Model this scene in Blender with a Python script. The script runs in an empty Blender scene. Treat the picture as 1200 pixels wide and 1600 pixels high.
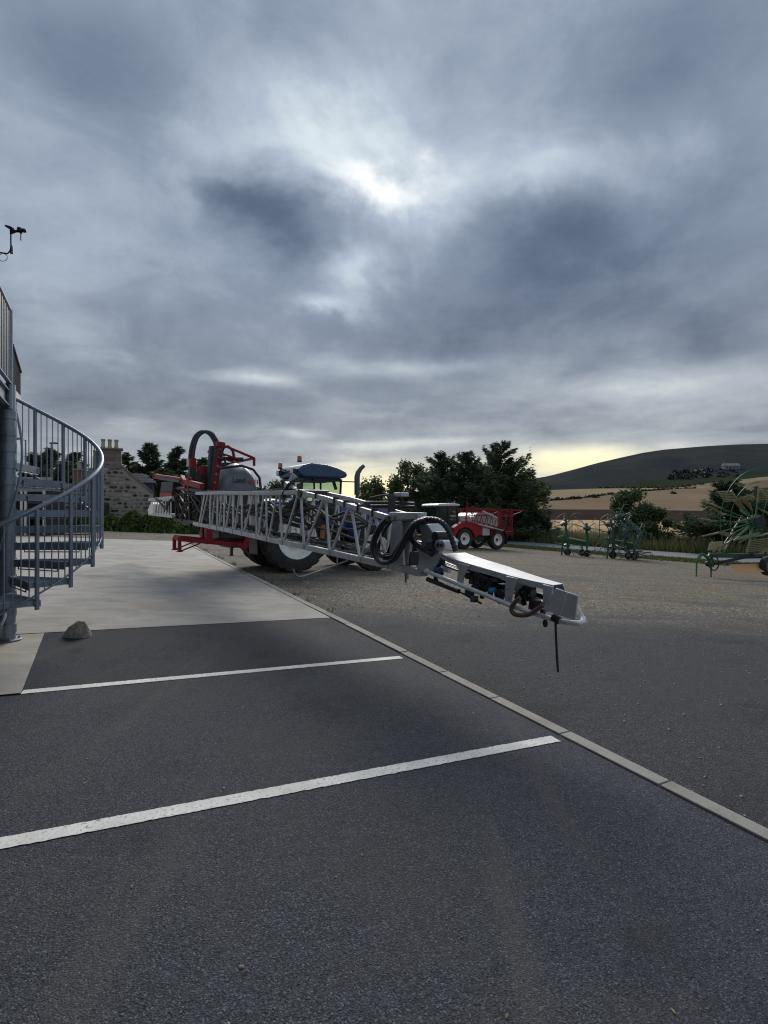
import bpy, math, random
import numpy as np
from mathutils import Vector, Matrix
R = math.radians
sc = bpy.context.scene
COL = sc.collection

# ------------------------------------------------------------------ camera
cam_d = bpy.data.cameras.new('camera')
cam = bpy.data.objects.new('camera', cam_d); COL.objects.link(cam)
cam.location = (0, 0, 1.6); cam.rotation_euler = (R(90), 0, 0)
cam_d.sensor_fit = 'VERTICAL'; cam_d.sensor_height = 36; cam_d.sensor_width = 27
FPX = 840.0
cam_d.lens = FPX / 1600 * 36
cam_d.clip_start = 0.05; cam_d.clip_end = 6000
sc.camera = cam
try: sc.cycles.pixel_filter_type = 'BLACKMAN_HARRIS'; sc.cycles.filter_width = 1.15
except Exception: pass

# ------------------------------------------------------------------ exposure
sc.view_settings.view_transform = 'Standard'; sc.view_settings.look = 'None'
sc.view_settings.exposure = 1.3; sc.view_settings.gamma = 1
sc.view_settings.use_curve_mapping = False

# ------------------------------------------------------------------ sun
SUN_AZ, SUN_EL = R(-3), R(33)
sd = bpy.data.lights.new('sun', 'SUN'); sd.energy = 1.25; sd.angle = R(28); sd.color = (1, .95, .88)
sun = bpy.data.objects.new('sun', sd); COL.objects.link(sun)
sdir = Vector((math.sin(SUN_AZ)*math.cos(SUN_EL), math.cos(SUN_AZ)*math.cos(SUN_EL), math.sin(SUN_EL)))
sun.rotation_euler = sdir.to_track_quat('Z', 'Y').to_euler()

# ------------------------------------------------------------------ world: overcast sky
def srgb(r, g, b):
    f = lambda c: (c/255/12.92 if c/255 <= .04045 else ((c/255+.055)/1.055)**2.4)
    return (f(r), f(g), f(b), 1)

class NT:
    """small helper for building node trees"""
    def __init__(s, tree): s.t = tree; s.n = tree.nodes; s.l = tree.links
    def node(s, typ, **kw):
        n = s.n.new(typ)
        for k, v in kw.items(): setattr(n, k, v)
        return n
    def put(s, sock, v):
        if isinstance(v, bpy.types.NodeSocket): s.l.new(v, sock)
        elif v is not None:
            try: sock.default_value = v
            except Exception: sock.default_value = tuple(v)[:len(sock.default_value)]
    def m(s, op, a, b=None, c=None, clamp=False):
        n = s.node('ShaderNodeMath', operation=op, use_clamp=clamp)
        for i, v in enumerate((a, b, c)):
            if v is not None: s.put(n.inputs[i], v)
        return n.outputs[0]
    def v(s, op, a, b=None):
        n = s.node('ShaderNodeVectorMath', operation=op)
        s.put(n.inputs[0], a)
        if b is not None: s.put(n.inputs[1], b)
        return n.outputs[0]
    def scale(s, a, vec):
        return s.v('MULTIPLY', a, vec)
    def noise(s, vec, scale, detail=4, rough=.55, dist=0, col=False):
        n = s.node('ShaderNodeTexNoise')
        if vec is not None: s.put(n.inputs['Vector'], vec)
        n.inputs['Scale'].default_value = scale; n.inputs['Detail'].default_value = detail
        n.inputs['Roughness'].default_value = rough; n.inputs['Distortion'].default_value = dist
        return n.outputs['Color' if col else 'Fac']
    def voro(s, vec, scale, feature='F1', out='Distance', rnd=1.0):
        n = s.node('ShaderNodeTexVoronoi', feature=feature)
        if vec is not None: s.put(n.inputs['Vector'], vec)
        n.inputs['Scale'].default_value = scale; n.inputs['Randomness'].default_value = rnd
        return n.outputs[out]
    def ramp(s, fac, stops, interp='LINEAR'):
        n = s.node('ShaderNodeValToRGB'); s.put(n.inputs[0], fac)
        cr = n.color_ramp; cr.interpolation = interp
        while len(cr.elements) < len(stops): cr.elements.new(.5)
        for e, (p, c) in zip(cr.elements, stops):
            e.position = p; e.color = c if isinstance(c, tuple) and len(c) == 4 else ((*c, 1) if isinstance(c, tuple) else (c, c, c, 1))
        return n.outputs[0]
    def mix(s, fac, a, b, blend='MIX'):
        n = s.node('ShaderNodeMix', data_type='RGBA', blend_type=blend)
        s.put(n.inputs[0], fac)
        for sk, v in ((n.inputs[6], a), (n.inputs[7], b)):
            if not isinstance(v, bpy.types.NodeSocket) and len(v) == 3: v = (*v, 1)
            s.put(sk, v)
        return n.outputs[2]
    def smooth(s, x, a, b):
        n = s.node('ShaderNodeMapRange', interpolation_type='SMOOTHSTEP')
        s.put(n.inputs[0], x); n.inputs[1].default_value = a; n.inputs[2].default_value = b
        return n.outputs[0]

W = bpy.data.worlds.new('World'); sc.world = W; W.use_nodes = True
W.node_tree.nodes.clear()
k = NT(W.node_tree)
tc = k.node('ShaderNodeTexCoord'); D = k.v('NORMALIZE', tc.outputs['Generated'])
sx = k.node('ShaderNodeSeparateXYZ'); k.put(sx.inputs[0], D)
dx, dy, dz = sx.outputs
az = k.m('ARCTAN2', dx, dy); el = k.m('ARCSINE', dz)
# position on a flat cloud deck, so that clouds shrink towards the horizon
inv = k.m('DIVIDE', 1.0, k.m('ADD', k.m('MAXIMUM', dz, 0.0), 0.11))
cx = k.node('ShaderNodeCombineXYZ'); k.put(cx.inputs[0], k.m('MULTIPLY', dx, inv)); k.put(cx.inputs[1], k.m('MULTIPLY', dy, inv))
deck = cx.outputs[0]
n_big = k.noise(deck, 0.75, 3, .5, .25)
n_mid = k.noise(k.v('ADD', deck, (7.3, 2.1, .6)), 2.1, 6, .58, .35)
n_fine = k.noise(k.scale(k.v('ADD', D, (1.3, 9.1, 2.6)), (1.0, 1.0, 1.7)), 5.5, 7, .6, .5)
wn = k.node('ShaderNodeSeparateXYZ'); k.put(wn.inputs[0], k.noise(k.v('ADD', D, (3.1, .4, 1.7)), 4.2, 5, .6, .3, col=True))
azw = k.m('ADD', az, k.m('MULTIPLY', k.m('SUBTRACT', wn.outputs[0], .5), .34))
elw = k.m('ADD', el, k.m('MULTIPLY', k.m('SUBTRACT', wn.outputs[1], .5), .2))
# streaky warp for the low bands
elh = k.m('ADD', el, k.m('MULTIPLY', k.m('SUBTRACT', wn.outputs[2], .5), .035))
def blob(px, py, sx_, sy_, low=False):
    a0 = math.atan((px-600)/FPX); e0 = math.atan((800-py)/FPX*math.cos(a0))
    sa = sx_/FPX*math.cos(a0)**2; se = sy_/FPX*math.cos(e0)**2
    ua = k.m('DIVIDE', k.m('SUBTRACT', azw, a0), sa); ue = k.m('DIVIDE', k.m('SUBTRACT', elh if low else elw, e0), se)
    q = k.m('ADD', k.m('MULTIPLY', ua, ua), k.m('MULTIPLY', ue, ue))
    return k.m('EXPONENT', k.m('MULTIPLY', q, -1.0))
val = k.m('ADD', 0.47, k.m('MULTIPLY', k.m('SUBTRACT', n_big, .5), .50))
val = k.m('ADD', val, k.m('MULTIPLY', k.m('SUBTRACT', n_mid, .5), .32))
val = k.m('ADD', val, k.m('MULTIPLY', k.m('SUBTRACT', n_fine, .5), .30))
for px, py, a, b, w in ((530, 220, 180, 95, .25), (560, 262, 80, 40, .10), (440, 180, 170, 70, .08), (830, 275, 130, 45, .18), (565, 405, 55, 45, .28), (330, 275, 60, 22, .14), (250, 300, 40, 60, .12),
                        (500, 460, 50, 22, .22), (110, 470, 130, 90, .10), (640, 300, 60, 50, .12), (300, 210, 60, 40, .10),
                        (400, 325, 120, 55, -.36), (810, 410, 240, 75, -.27), (640, 510, 260, 40, -.14), (1010, 120, 150, 110, -.14), (150, 90, 240, 90, -.12),
                        (160, 590, 260, 50, -.14), (1000, 520, 250, 40, -.12), (980, 330, 180, 60, -.10)):
    val = k.m('ADD', val, k.m('MULTIPLY', blob(px, py, a, b), w))
for px, py, a, b, w in ((370, 590, 70, 11, .26), (640, 572, 130, 14, .16), (1040, 600, 300, 26, .14), (660, 693, 130, 9, .24), (450, 678, 50, 7, .22), (250, 640, 300, 18, -.06)):
    val = k.m('ADD', val, k.m('MULTIPLY', blob(px, py, a, b, True), w))
# clearer, brighter break along the horizon under the cloud deck
hz = k.m('MULTIPLY', k.m('SUBTRACT', 1.0, k.smooth(elh, .02, .09)), k.smooth(azw, -.75, -.1))
glow = k.m('ADD', blob(582, 768, 130, 46, True), k.m('MULTIPLY', blob(910, 726, 150, 27, True), .9), clamp=True)
val = k.m('ADD', val, k.m('ADD', k.m('MULTIPLY', hz, .06), k.m('MULTIPLY', glow, .60)), clamp=True)
cloud = k.ramp(val, [(0.0, srgb(66, 76, 95)), (.2, srgb(93, 104, 125)), (.42, srgb(127, 137, 156)), (.62, srgb(164, 173, 189)), (.82, srgb(208, 215, 220)), (1.0, srgb(236, 238, 238))])
warmf = k.m('MULTIPLY', k.m('SUBTRACT', 1.0, k.smooth(el, .05, .45)), .9)
cloud = k.mix(warmf, cloud, (1.08, .98, .84), 'MULTIPLY')
cloud = k.mix(k.m('MULTIPLY', glow, 1.0), cloud, (1.06, .95, .70), 'MULTIPLY')
sky = k.node('ShaderNodeTexSky', sky_type='NISHITA', sun_disc=False)
sky.sun_elevation = SUN_EL; sky.sun_rotation = SUN_AZ
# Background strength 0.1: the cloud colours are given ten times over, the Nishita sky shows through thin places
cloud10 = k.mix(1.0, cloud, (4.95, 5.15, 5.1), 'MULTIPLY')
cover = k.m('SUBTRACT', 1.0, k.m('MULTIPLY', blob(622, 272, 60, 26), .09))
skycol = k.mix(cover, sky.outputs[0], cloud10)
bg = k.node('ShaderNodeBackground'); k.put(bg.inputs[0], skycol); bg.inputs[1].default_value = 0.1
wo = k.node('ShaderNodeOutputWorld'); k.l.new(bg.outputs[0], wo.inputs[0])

# ------------------------------------------------------------------ ground heights
def sp(x, w=1.5): return w*np.logaddexp(0, np.asarray(x, float)/w)
def sstep(a, b, x):
    t = np.clip((np.asarray(x, float)-a)/(b-a), 0, 1); return t*t*(3-2*t)
def g(X, Y):
    """height of the yard: it falls gently to the right and away"""
    X = np.asarray(X, float); Y = np.asarray(Y, float)
    Xc = np.clip(X, -22, 60)
    nr = (X-15.4)*.888+(Y-38.5)*.46
    return -.035*Xc - .010*sp(X-3) - .026*sp(Y-13)*sstep(-8, 4, X) + .085*(sp(nr+1.7, .6)-sp(nr-10, 1.5))
def gz(X, Y): return float(g(X, Y))

# ------------------------------------------------------------------ materials
MATS = {}
def mat(name, col, rough=.6, metal=0.0, var=.25, vscale=6.0, fine=0.0, fscale=120, bump=0.0, bscale=60, spec=.5, dirt=None, dscale=2.2, damt=.5, rndobj=0.0, alpha=None, coat=0.0, trans=0.0):
    """procedural principled material: large tone variation, fine grain, dirt, bump"""
    m = bpy.data.materials.new(name); m.use_nodes = True
    q = NT(m.node_tree); bs = q.n['Principled BSDF']
    tcn = q.node('ShaderNodeTexCoord'); P = tcn.outputs['Object']
    c = tuple(col)
    nz = q.noise(P, vscale, 4, .6)
    base = q.mix(nz, tuple(x*(1-var) for x in c), tuple(min(1, x*(1+var)) for x in c))
    if fine: base = q.mix(q.m('MULTIPLY', q.smooth(q.noise(P, fscale, 2, .7), .3, .75), fine), base, tuple(x*.35 for x in c))
    if dirt is not None:
        base = q.mix(q.m('MULTIPLY', q.smooth(q.noise(P, dscale, 6, .65, .3), .42, .72), damt), base, dirt)
    if rndobj:
        oi = q.node('ShaderNodeObjectInfo')
        base = q.mix(1.0, base, q.ramp(oi.outputs['Random'], [(0, 1-rndobj), (1, 1+rndobj)]), 'MULTIPLY')
    q.put(bs.inputs['Base Color'], base)
    q.put(bs.inputs['Roughness'], q.m('ADD', rough-.08, q.m('MULTIPLY', q.noise(P, vscale*2.3, 3), .16)))
    bs.inputs['Metallic'].default_value = metal
    bs.inputs['Specular IOR Level'].default_value = spec
    if coat: bs.inputs['Coat Weight'].default_value = coat; bs.inputs['Coat Roughness'].default_value = .15
    if bump:
        b = q.node('ShaderNodeBump'); b.inputs['Strength'].default_value = bump; b.inputs['Distance'].default_value = .01
        q.put(b.inputs['Height'], q.noise(P, bscale, 4, .65)); q.put(bs.inputs['Normal'], b.outputs[0])
    MATS[name] = m
    return m

def leafmat(name, c1, c2, rough=.65, trans=.25):
    m = bpy.data.materials.new(name); m.use_nodes = True
    q = NT(m.node_tree); bs = q.n['Principled BSDF']; out = q.n['Material Output']
    ge = q.node('ShaderNodeNewGeometry'); tcn = q.node('ShaderNodeTexCoord')
    f = q.m('ADD', q.m('MULTIPLY', ge.outputs['Random Per Island'], .55), q.m('MULTIPLY', q.noise(tcn.outputs['Object'], .9, 3), .6))
    col = q.ramp(f, [(.15, tuple(c1)), (.95, tuple(c2))])
    q.put(bs.inputs['Base Color'], col); bs.inputs['Roughness'].default_value = rough; bs.inputs['Specular IOR Level'].default_value = .25
    tr = q.node('ShaderNodeBsdfTranslucent'); q.put(tr.inputs[0], col)
    ms = q.node('ShaderNodeMixShader'); ms.inputs[0].default_value = trans
    q.l.new(bs.outputs[0], ms.inputs[1]); q.l.new(tr.outputs[0], ms.inputs[2]); q.l.new(ms.outputs[0], out.inputs[0])
    MATS[name] = m
    return m

def ground_mat(name, build, spec=.12):
    m = bpy.data.materials.new(name); m.use_nodes = True
    q = NT(m.node_tree); bs = q.n['Principled BSDF']
    ge = q.node('ShaderNodeNewGeometry'); P = ge.outputs['Position']
    col, height, rough, bstr, bdist = build(q, P)
    q.put(bs.inputs['Base Color'], col); q.put(bs.inputs['Roughness'], rough); bs.inputs['Specular IOR Level'].default_value = spec
    b = q.node('ShaderNodeBump'); b.inputs['Strength'].default_value = bstr; b.inputs['Distance'].default_value = bdist
    q.put(b.inputs['Height'], height); q.put(bs.inputs['Normal'], b.outputs[0])
    MATS[name] = m
    return m

def asphalt_nodes(q, P, dark, mid, brown, seed=0.0):
    Ps = q.v('ADD', P, (seed, seed*.7, 0))
    agg = q.voro(Ps, 185, out='Color'); aggs = q.node('ShaderNodeSeparateXYZ'); q.put(aggs.inputs[0], agg)
    cell = aggs.outputs[0]
    n1 = q.noise(Ps, 90, 3, .7); n0 = q.noise(Ps, 14, 5, .7)
    base = q.mix(q.smooth(n1, .33, .68), dark, mid)
    base = q.mix(q.m('MULTIPLY', q.smooth(cell, .84, .97), .75), base, tuple(min(1, x*2.3) for x in mid))
    base = q.mix(q.m('MULTIPLY', q.smooth(cell, .30, .05), .8), base, tuple(x*.45 for x in dark))
    base = q.mix(q.m('MULTIPLY', q.smooth(n0, .45, .75), .35), base, tuple(x*1.3 for x in mid))
    big = q.noise(Ps, .55, 5, .6, .5); big2 = q.noise(q.v('ADD', Ps, (11, 5, 0)), 1.1, 5, .62, .2)
    base = q.mix(q.m('MULTIPLY', q.smooth(big, .46, .70), .5), base, brown)
    base = q.mix(q.m('MULTIPLY', q.smooth(big2, .50, .74), .45), base, tuple(x*.62 for x in dark))
    h = q.m('ADD', q.m('MULTIPLY', q.voro(Ps, 140), .8), q.m('MULTIPLY', n1, .7))
    return base, h

def b_asphalt(q, P):
    base, h = asphalt_nodes(q, P, (.034, .038, .049), (.067, .073, .087), (.078, .073, .067))
    # the bay next to the pad has darker tarmac
    along = q.node('ShaderNodeVectorMath', operation='DOT_PRODUCT'); q.put(along.inputs[0], P); along.inputs[1].default_value = (-.4602, .8878, 0)
    base = q.mix(q.smooth(along.outputs['Value'], 5.15, 5.30), base, q.mix(1.0, base, (.74, .75, .78), 'MULTIPLY'))
    st = q.node('ShaderNodeMapping'); st.inputs['Scale'].default_value = (2.6, .22, 1); st.inputs['Rotation'].default_value = (0, 0, R(-27)); q.put(st.inputs[0], P)
    base = q.mix(q.m('MULTIPLY', q.smooth(q.noise(st.outputs[0], 1.1, 4, .6), .55, .75), .35), base, (.10, .096, .09))
    base = q.mix(q.m('MULTIPLY', q.smooth(q.noise(q.v('ADD', P, (3, 8, 0)), 2.3, 3, .5), .70, .78), .5), base, (.022, .022, .024))
    return base, h, .85, .65, .006
ground_mat('asphalt', b_asphalt)

def b_yard(q, P):
    """loose gravel; towards the parking it turns into dark rolled tarmac"""
    a, ha = asphalt_nodes(q, P, (.041, .043, .048), (.080, .083, .088), (.066, .066, .066), 31.0)
    sep = q.node('ShaderNodeSeparateXYZ'); q.put(sep.inputs[0], P)
    wob = q.m('MULTIPLY', q.m('SUBTRACT', q.noise(P, .7, 5, .62), .5), 3.4)
    edge = q.m('ADD', q.m('ADD', sep.outputs[1], q.m('MULTIPLY', sep.outputs[0], -.02)), wob)
    f = q.smooth(edge, 6.9, 10.6)
    c1 = q.voro(P, 34, out='Color'); s1 = q.node('ShaderNodeSeparateXYZ'); q.put(s1.inputs[0], c1)
    c2 = q.noise(P, 60, 3, .75)
    gr = q.ramp(s1.outputs[0], [(0, (.085, .075, .061)), (.5, (.185, .168, .138)), (.85, (.28, .26, .22)), (1, (.48, .45, .40))])
    gr = q.mix(q.smooth(c2, .35, .7), q.mix(1.0, gr, (.62, .6, .58), 'MULTIPLY'), gr)
    st = q.node('ShaderNodeMapping'); st.inputs['Scale'].default_value = (.10, .55, 1); st.inputs['Rotation'].default_value = (0, 0, R(-8)); q.put(st.inputs[0], P)
    track = q.noise(st.outputs[0], 1.6, 5, .6, .6)
    gr = q.mix(q.m('MULTIPLY', q.smooth(track, .48, .64), .8), gr, (.15, .112, .07))
    gr = q.mix(q.m('MULTIPLY', q.smooth(track, .48, .36), .8), gr, (.09, .088, .083))
    gr = q.mix(q.m('MULTIPLY', q.smooth(q.noise(P, .28, 4, .6), .56, .74), .5), gr, (.29, .245, .17))
    col = q.mix(f, a, gr)
    hh = q.mix(f, ha, q.m('ADD', q.m('MULTIPLY', q.voro(P, 34), 2.2), c2))
    return col, hh, .9, .7, .012
ground_mat('gravel', b_yard)

def b_pad(q, P):
    st = q.node('ShaderNodeMapping'); st.inputs['Scale'].default_value = (.8, 1.5, 1); st.inputs['Rotation'].default_value = (0, 0, R(24)); q.put(st.inputs[0], P)
    n = q.noise(st.outputs[0], 1.8, 6, .62, .5); n2 = q.noise(P, .42, 5, .6, .3); n3 = q.noise(P, 45, 4, .7)
    c = q.mix(q.smooth(n, .3, .7), (.29, .275, .25), (.40, .385, .355))
    c = q.mix(q.m('MULTIPLY', q.smooth(n2, .55, .72), .6), c, (.36, .28, .235))
    c = q.mix(q.m('MULTIPLY', q.smooth(q.noise(q.v('ADD', P, (4, 9, 0)), .6, 5, .65), .56, .70), .62), c, (.15, .148, .142))
    c = q.mix(q.m('MULTIPLY', q.smooth(n3, .5, .75), .3), c, (.3, .29, .27))
    return c, n3, .85, .3, .004
ground_mat('concrete', b_pad)

def b_line(q, P):
    n = q.noise(P, 55, 4, .7); w = q.noise(P, 3.0, 5, .65)
    c = q.mix(q.smooth(w, .35, .7), (.60, .60, .57), (.78, .78, .75))
    c = q.mix(q.m('MULTIPLY', q.smooth(n, .52, .66), q.m('ADD', .45, q.m('MULTIPLY', q.smooth(w, .45, .65), .6))), c, (.16, .16, .165))
    return c, n, .75, .4, .003
ground_mat('road_paint', b_line)

def b_road(q, P):
    n = q.noise(P, 30, 3, .7); w = q.noise(P, .5, 4)
    return q.mix(n, (.13, .14, .155), (.20, .21, .225)), n, .75, .2, .004
ground_mat('road_tarmac', b_road)

def simple_ground(name, ca, cb, cc, s1, s2, stretch=None, rot=0):
    def f(q, P):
        V = P
        if stretch:
            st = q.node('ShaderNodeMapping'); st.inputs['Scale'].default_value = stretch; st.inputs['Rotation'].default_value = (0, 0, rot); q.put(st.inputs[0], P); V = st.outputs[0]
        n = q.noise(V, s1, 6, .65, .3); n2 = q.noise(P, s2, 5, .7)
        c = q.mix(q.smooth(n, .3, .7), ca, cb); c = q.mix(q.m('MULTIPLY', q.smooth(n2, .45, .7), .6), c, cc)
        return c, n2, .95, .5, .2
    return ground_mat(name, f, 0.0)
simple_ground('verge', (.045, .065, .022), (.075, .095, .035), (.12, .105, .055), .8, 9)
simple_ground('stubble', (.40, .285, .165), (.48, .35, .21), (.32, .24, .145), .05, .9, (1, .12, 1), R(20))
simple_ground('plough', (.036, .027, .024), (.052, .038, .033), (.03, .023, .02), .04, .5, (1, .12, 1), R(-15))
simple_ground('pasture', (.18, .138, .092), (.235, .18, .125), (.15, .122, .078), .012, .12, (1, .25, 1), R(15))
simple_ground('pale_field', (.26, .205, .13), (.31, .25, .165), (.18, .16, .085), .01, .1, (1, .3, 1), R(10))
simple_ground('green_field', (.032, .042, .026), (.042, .052, .030), (.055, .055, .036), .01, .1)
simple_ground('heather', (.030, .036, .042), (.056, .056, .054), (.036, .050, .038), .006, .05, (1, .5, 1))

mat('galv', (.30, .345, .40), .5, .55, .22, 9, .25, 60, .12, 40, dirt=(.16, .18, .21), dscale=5, damt=.5)
mat('galv_dark', (.10, .115, .135), .55, .5, .2, 9)
mat('aluminium', (.56, .575, .585), .52, .30, .14, 7, .18, 70, .08, 50, dirt=(.30, .29, .27), dscale=3.5, damt=.55)
mat('alu_white', (.84, .845, .84), .5, .05, .08, 6, .12, 60, .06, 50, dirt=(.40, .38, .34), dscale=4, damt=.55)
mat('red_paint', (.235, .010, .016), .5, 0, .18, 5, .1, 80, spec=.3, dirt=(.10, .035, .03), dscale=3, damt=.45)
mat('red_boom', (.27, .010, .020), .5, 0, .15, 4, spec=.3, dirt=(.10, .035, .03), dscale=3, damt=.5)
mat('red_bright', (.36, .010, .022), .42, 0, .12, 4, spec=.35, dirt=(.16, .04, .035), dscale=2, damt=.35)
mat('blue_paint', (.022, .085, .36), .35, 0, .15, 5, dirt=(.06, .07, .10), dscale=3, damt=.35, coat=.35)
mat('roof_blue', (.012, .055, .125), .38, 0, .15, 5, dirt=(.05, .07, .09), dscale=3, damt=.3, coat=.3)
mat('black_plastic', (.018, .019, .022), .5, 0, .3, 10, dirt=(.06, .055, .05), dscale=5, damt=.3)
mat('black_rubber', (.020, .021, .023), .62, 0, .3, 14, .2, 120, .1, 80)
mat('hose', (.022, .025, .032), .48, 0, .25, 18, bump=.25, bscale=130)
mat('tyre', (.022, .022, .023), .8, 0, .3, 6, .2, 60, .2, 60, dirt=(.085, .075, .06), dscale=4, damt=.55)
mat('rim_white', (.86, .86, .81), .42, 0, .05, 6, dirt=(.46, .40, .31), dscale=3.5, damt=.3)
mat('tank_grey', (.125, .147, .175), .45, 0, .10, 4, dirt=(.16, .17, .18), dscale=3, damt=.35)
mat('tank_white', (.55, .55, .52), .45, 0, .10, 4, dirt=(.3, .28, .25), dscale=3, damt=.5)
mat('white_paint', (.72, .73, .72), .4, 0, .08, 5, dirt=(.4, .38, .34), dscale=3, damt=.35)
mat('steel', (.30, .30, .31), .45, .7, .2, 9, dirt=(.12, .11, .1), dscale=5, damt=.5)
mat('rusty', (.24, .13, .07), .7, .2, .35, 9, .3, 60, .2, 50)
mat('copper_hose', (.155, .085, .050), .42, 0, .25, 12)
mat('wood_brown', (.30, .13, .055), .6, 0, .25, 12)
mat('green_paint', (.038, .165, .080), .4, 0, .25, 6, spec=.25, dirt=(.06, .075, .04), dscale=3, damt=.5)
mat('green_dark', (.022, .095, .055), .5, 0, .3, 6, dirt=(.05, .05, .035), dscale=3, damt=.4)
mat('yellow_tine', (.25, .23, .11), .55, 0, .25, 8, dirt=(.2, .15, .07), dscale=4, damt=.45)
mat('tine_steel', (.17, .18, .15), .5, .3, .2, 8)
mat('orange_panel', (.72, .40, .17), .55, 0, .12, 3, dirt=(.5, .34, .2), dscale=3, damt=.5)
mat('cream_curtain', (.44, .38, .25), .7, 0, .2, 4, dirt=(.25, .2, .12), dscale=3, damt=.5)
mat('mortar', (.34, .31, .27), .95, 0, .2, 1.5, .3, 30, .5, 18, dirt=(.23, .21, .185), dscale=.8, damt=.5)
mat('stone', (.25, .22, .185), .9, 0, .3, 3, .3, 25, .5, 12, rndobj=.6)
mat('stone_dark', (.050, .045, .043), .9, 0, .3, 3, .3, 25, .5, 12, rndobj=.5)
mat('granite', (.20, .165, .14), .9, 0, .25, 3, .3, 25, .4, 12, rndobj=.25)
mat('slate', (.075, .08, .095), .92, 0, .25, 2, .3, 12, .3, 10, rndobj=.25)
mat('pot_clay', (.35, .31, .22), .85, 0, .2, 4, dirt=(.15, .15, .08), dscale=3, damt=.5)
mat('brick_red', (.20, .10, .07), .9, 0, .3, 3)
mat('cream_render', (.62, .58, .52), .85, 0, .08, 2, dirt=(.4, .37, .33), dscale=1, damt=.4)
mat('dark_board', (.020, .024, .032), .92, 0, .3, 4, .2, 30, spec=.05, rndobj=.3)
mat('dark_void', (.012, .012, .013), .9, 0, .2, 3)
mat('bark', (.075, .060, .048), .95, 0, .35, 5, .4, 25, .6, 15)
mat('boulder', (.44, .40, .33), .9, 0, .3, 9, .35, 60, .9, 14, dirt=(.10, .10, .075), dscale=7, damt=.7)
mat('kerb_concrete', (.30, .29, .265), .9, 0, .15, 5, .35, 90, .3, 60, dirt=(.15, .14, .12), dscale=3, damt=.5, rndobj=.12)
mat('pebble', (.32, .31, .29), .9, 0, .4, 12, rndobj=.0)
mat('print_dark', (.03, .032, .04), .6, 0, .1, 5)
mat('print_red', (.42, .05, .06), .6, 0, .1, 5)
mat('lamp_grey', (.2, .21, .23), .5, .4, .2, 5)
mat('blue_cap', (.02, .30, .55), .4, 0, .1, 5)
mat('farm_wall', (.20, .205, .215), .9, 0, .1, 1)
leafmat('needles', (.034, .055, .036), (.115, .155, .085), trans=.28)
leafmat('needles_light', (.042, .066, .034), (.14, .18, .08), trans=.15)
leafmat('leaves_dark', (.036, .060, .028), (.13, .17, .066), trans=.2)
leafmat('leaves_hedge', (.020, .040, .012), (.115, .16, .035), trans=.25)
leafmat('grass', (.045, .070, .020), (.16, .17, .065), trans=.25)
leafmat('dry_grass', (.12, .11, .05), (.38, .33, .2), trans=.2)
leafmat('scrub_far', (.018, .026, .023), (.036, .046, .036), trans=.1)
leafmat('wood_far', (.020, .027, .029), (.030, .039, .037), trans=0)

def glass(name, col, rough=.03, alpha=.35):
    m = bpy.data.materials.new(name); m.use_nodes = True
    q = NT(m.node_tree); bs = q.n['Principled BSDF']; out = q.n['Material Output']
    tcn = q.node('ShaderNodeTexCoord')
    q.put(bs.inputs['Base Color'], q.mix(q.noise(tcn.outputs['Object'], 3, 3), tuple(x*.8 for x in col), col)); bs.inputs['Roughness'].default_value = rough
    tr = q.node('ShaderNodeBsdfTransparent'); tr.inputs[0].default_value = (.84, .92, .86, 1)
    ms = q.node('ShaderNodeMixShader'); ms.inputs[0].default_value = alpha
    q.l.new(tr.outputs[0], ms.inputs[1]); q.l.new(bs.outputs[0], ms.inputs[2]); q.l.new(ms.outputs[0], out.inputs[0])
    MATS[name] = m
glass('cab_glass', (.04, .05, .05), .03, .14)
glass('tinted_glass', (.030, .05, .045), .04, .28)
m_ = mat('beacon', (.62, .20, .03), .25, 0, .1, 5); m_.node_tree.nodes['Principled BSDF'].inputs['Transmission Weight'].default_value = .35

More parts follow.
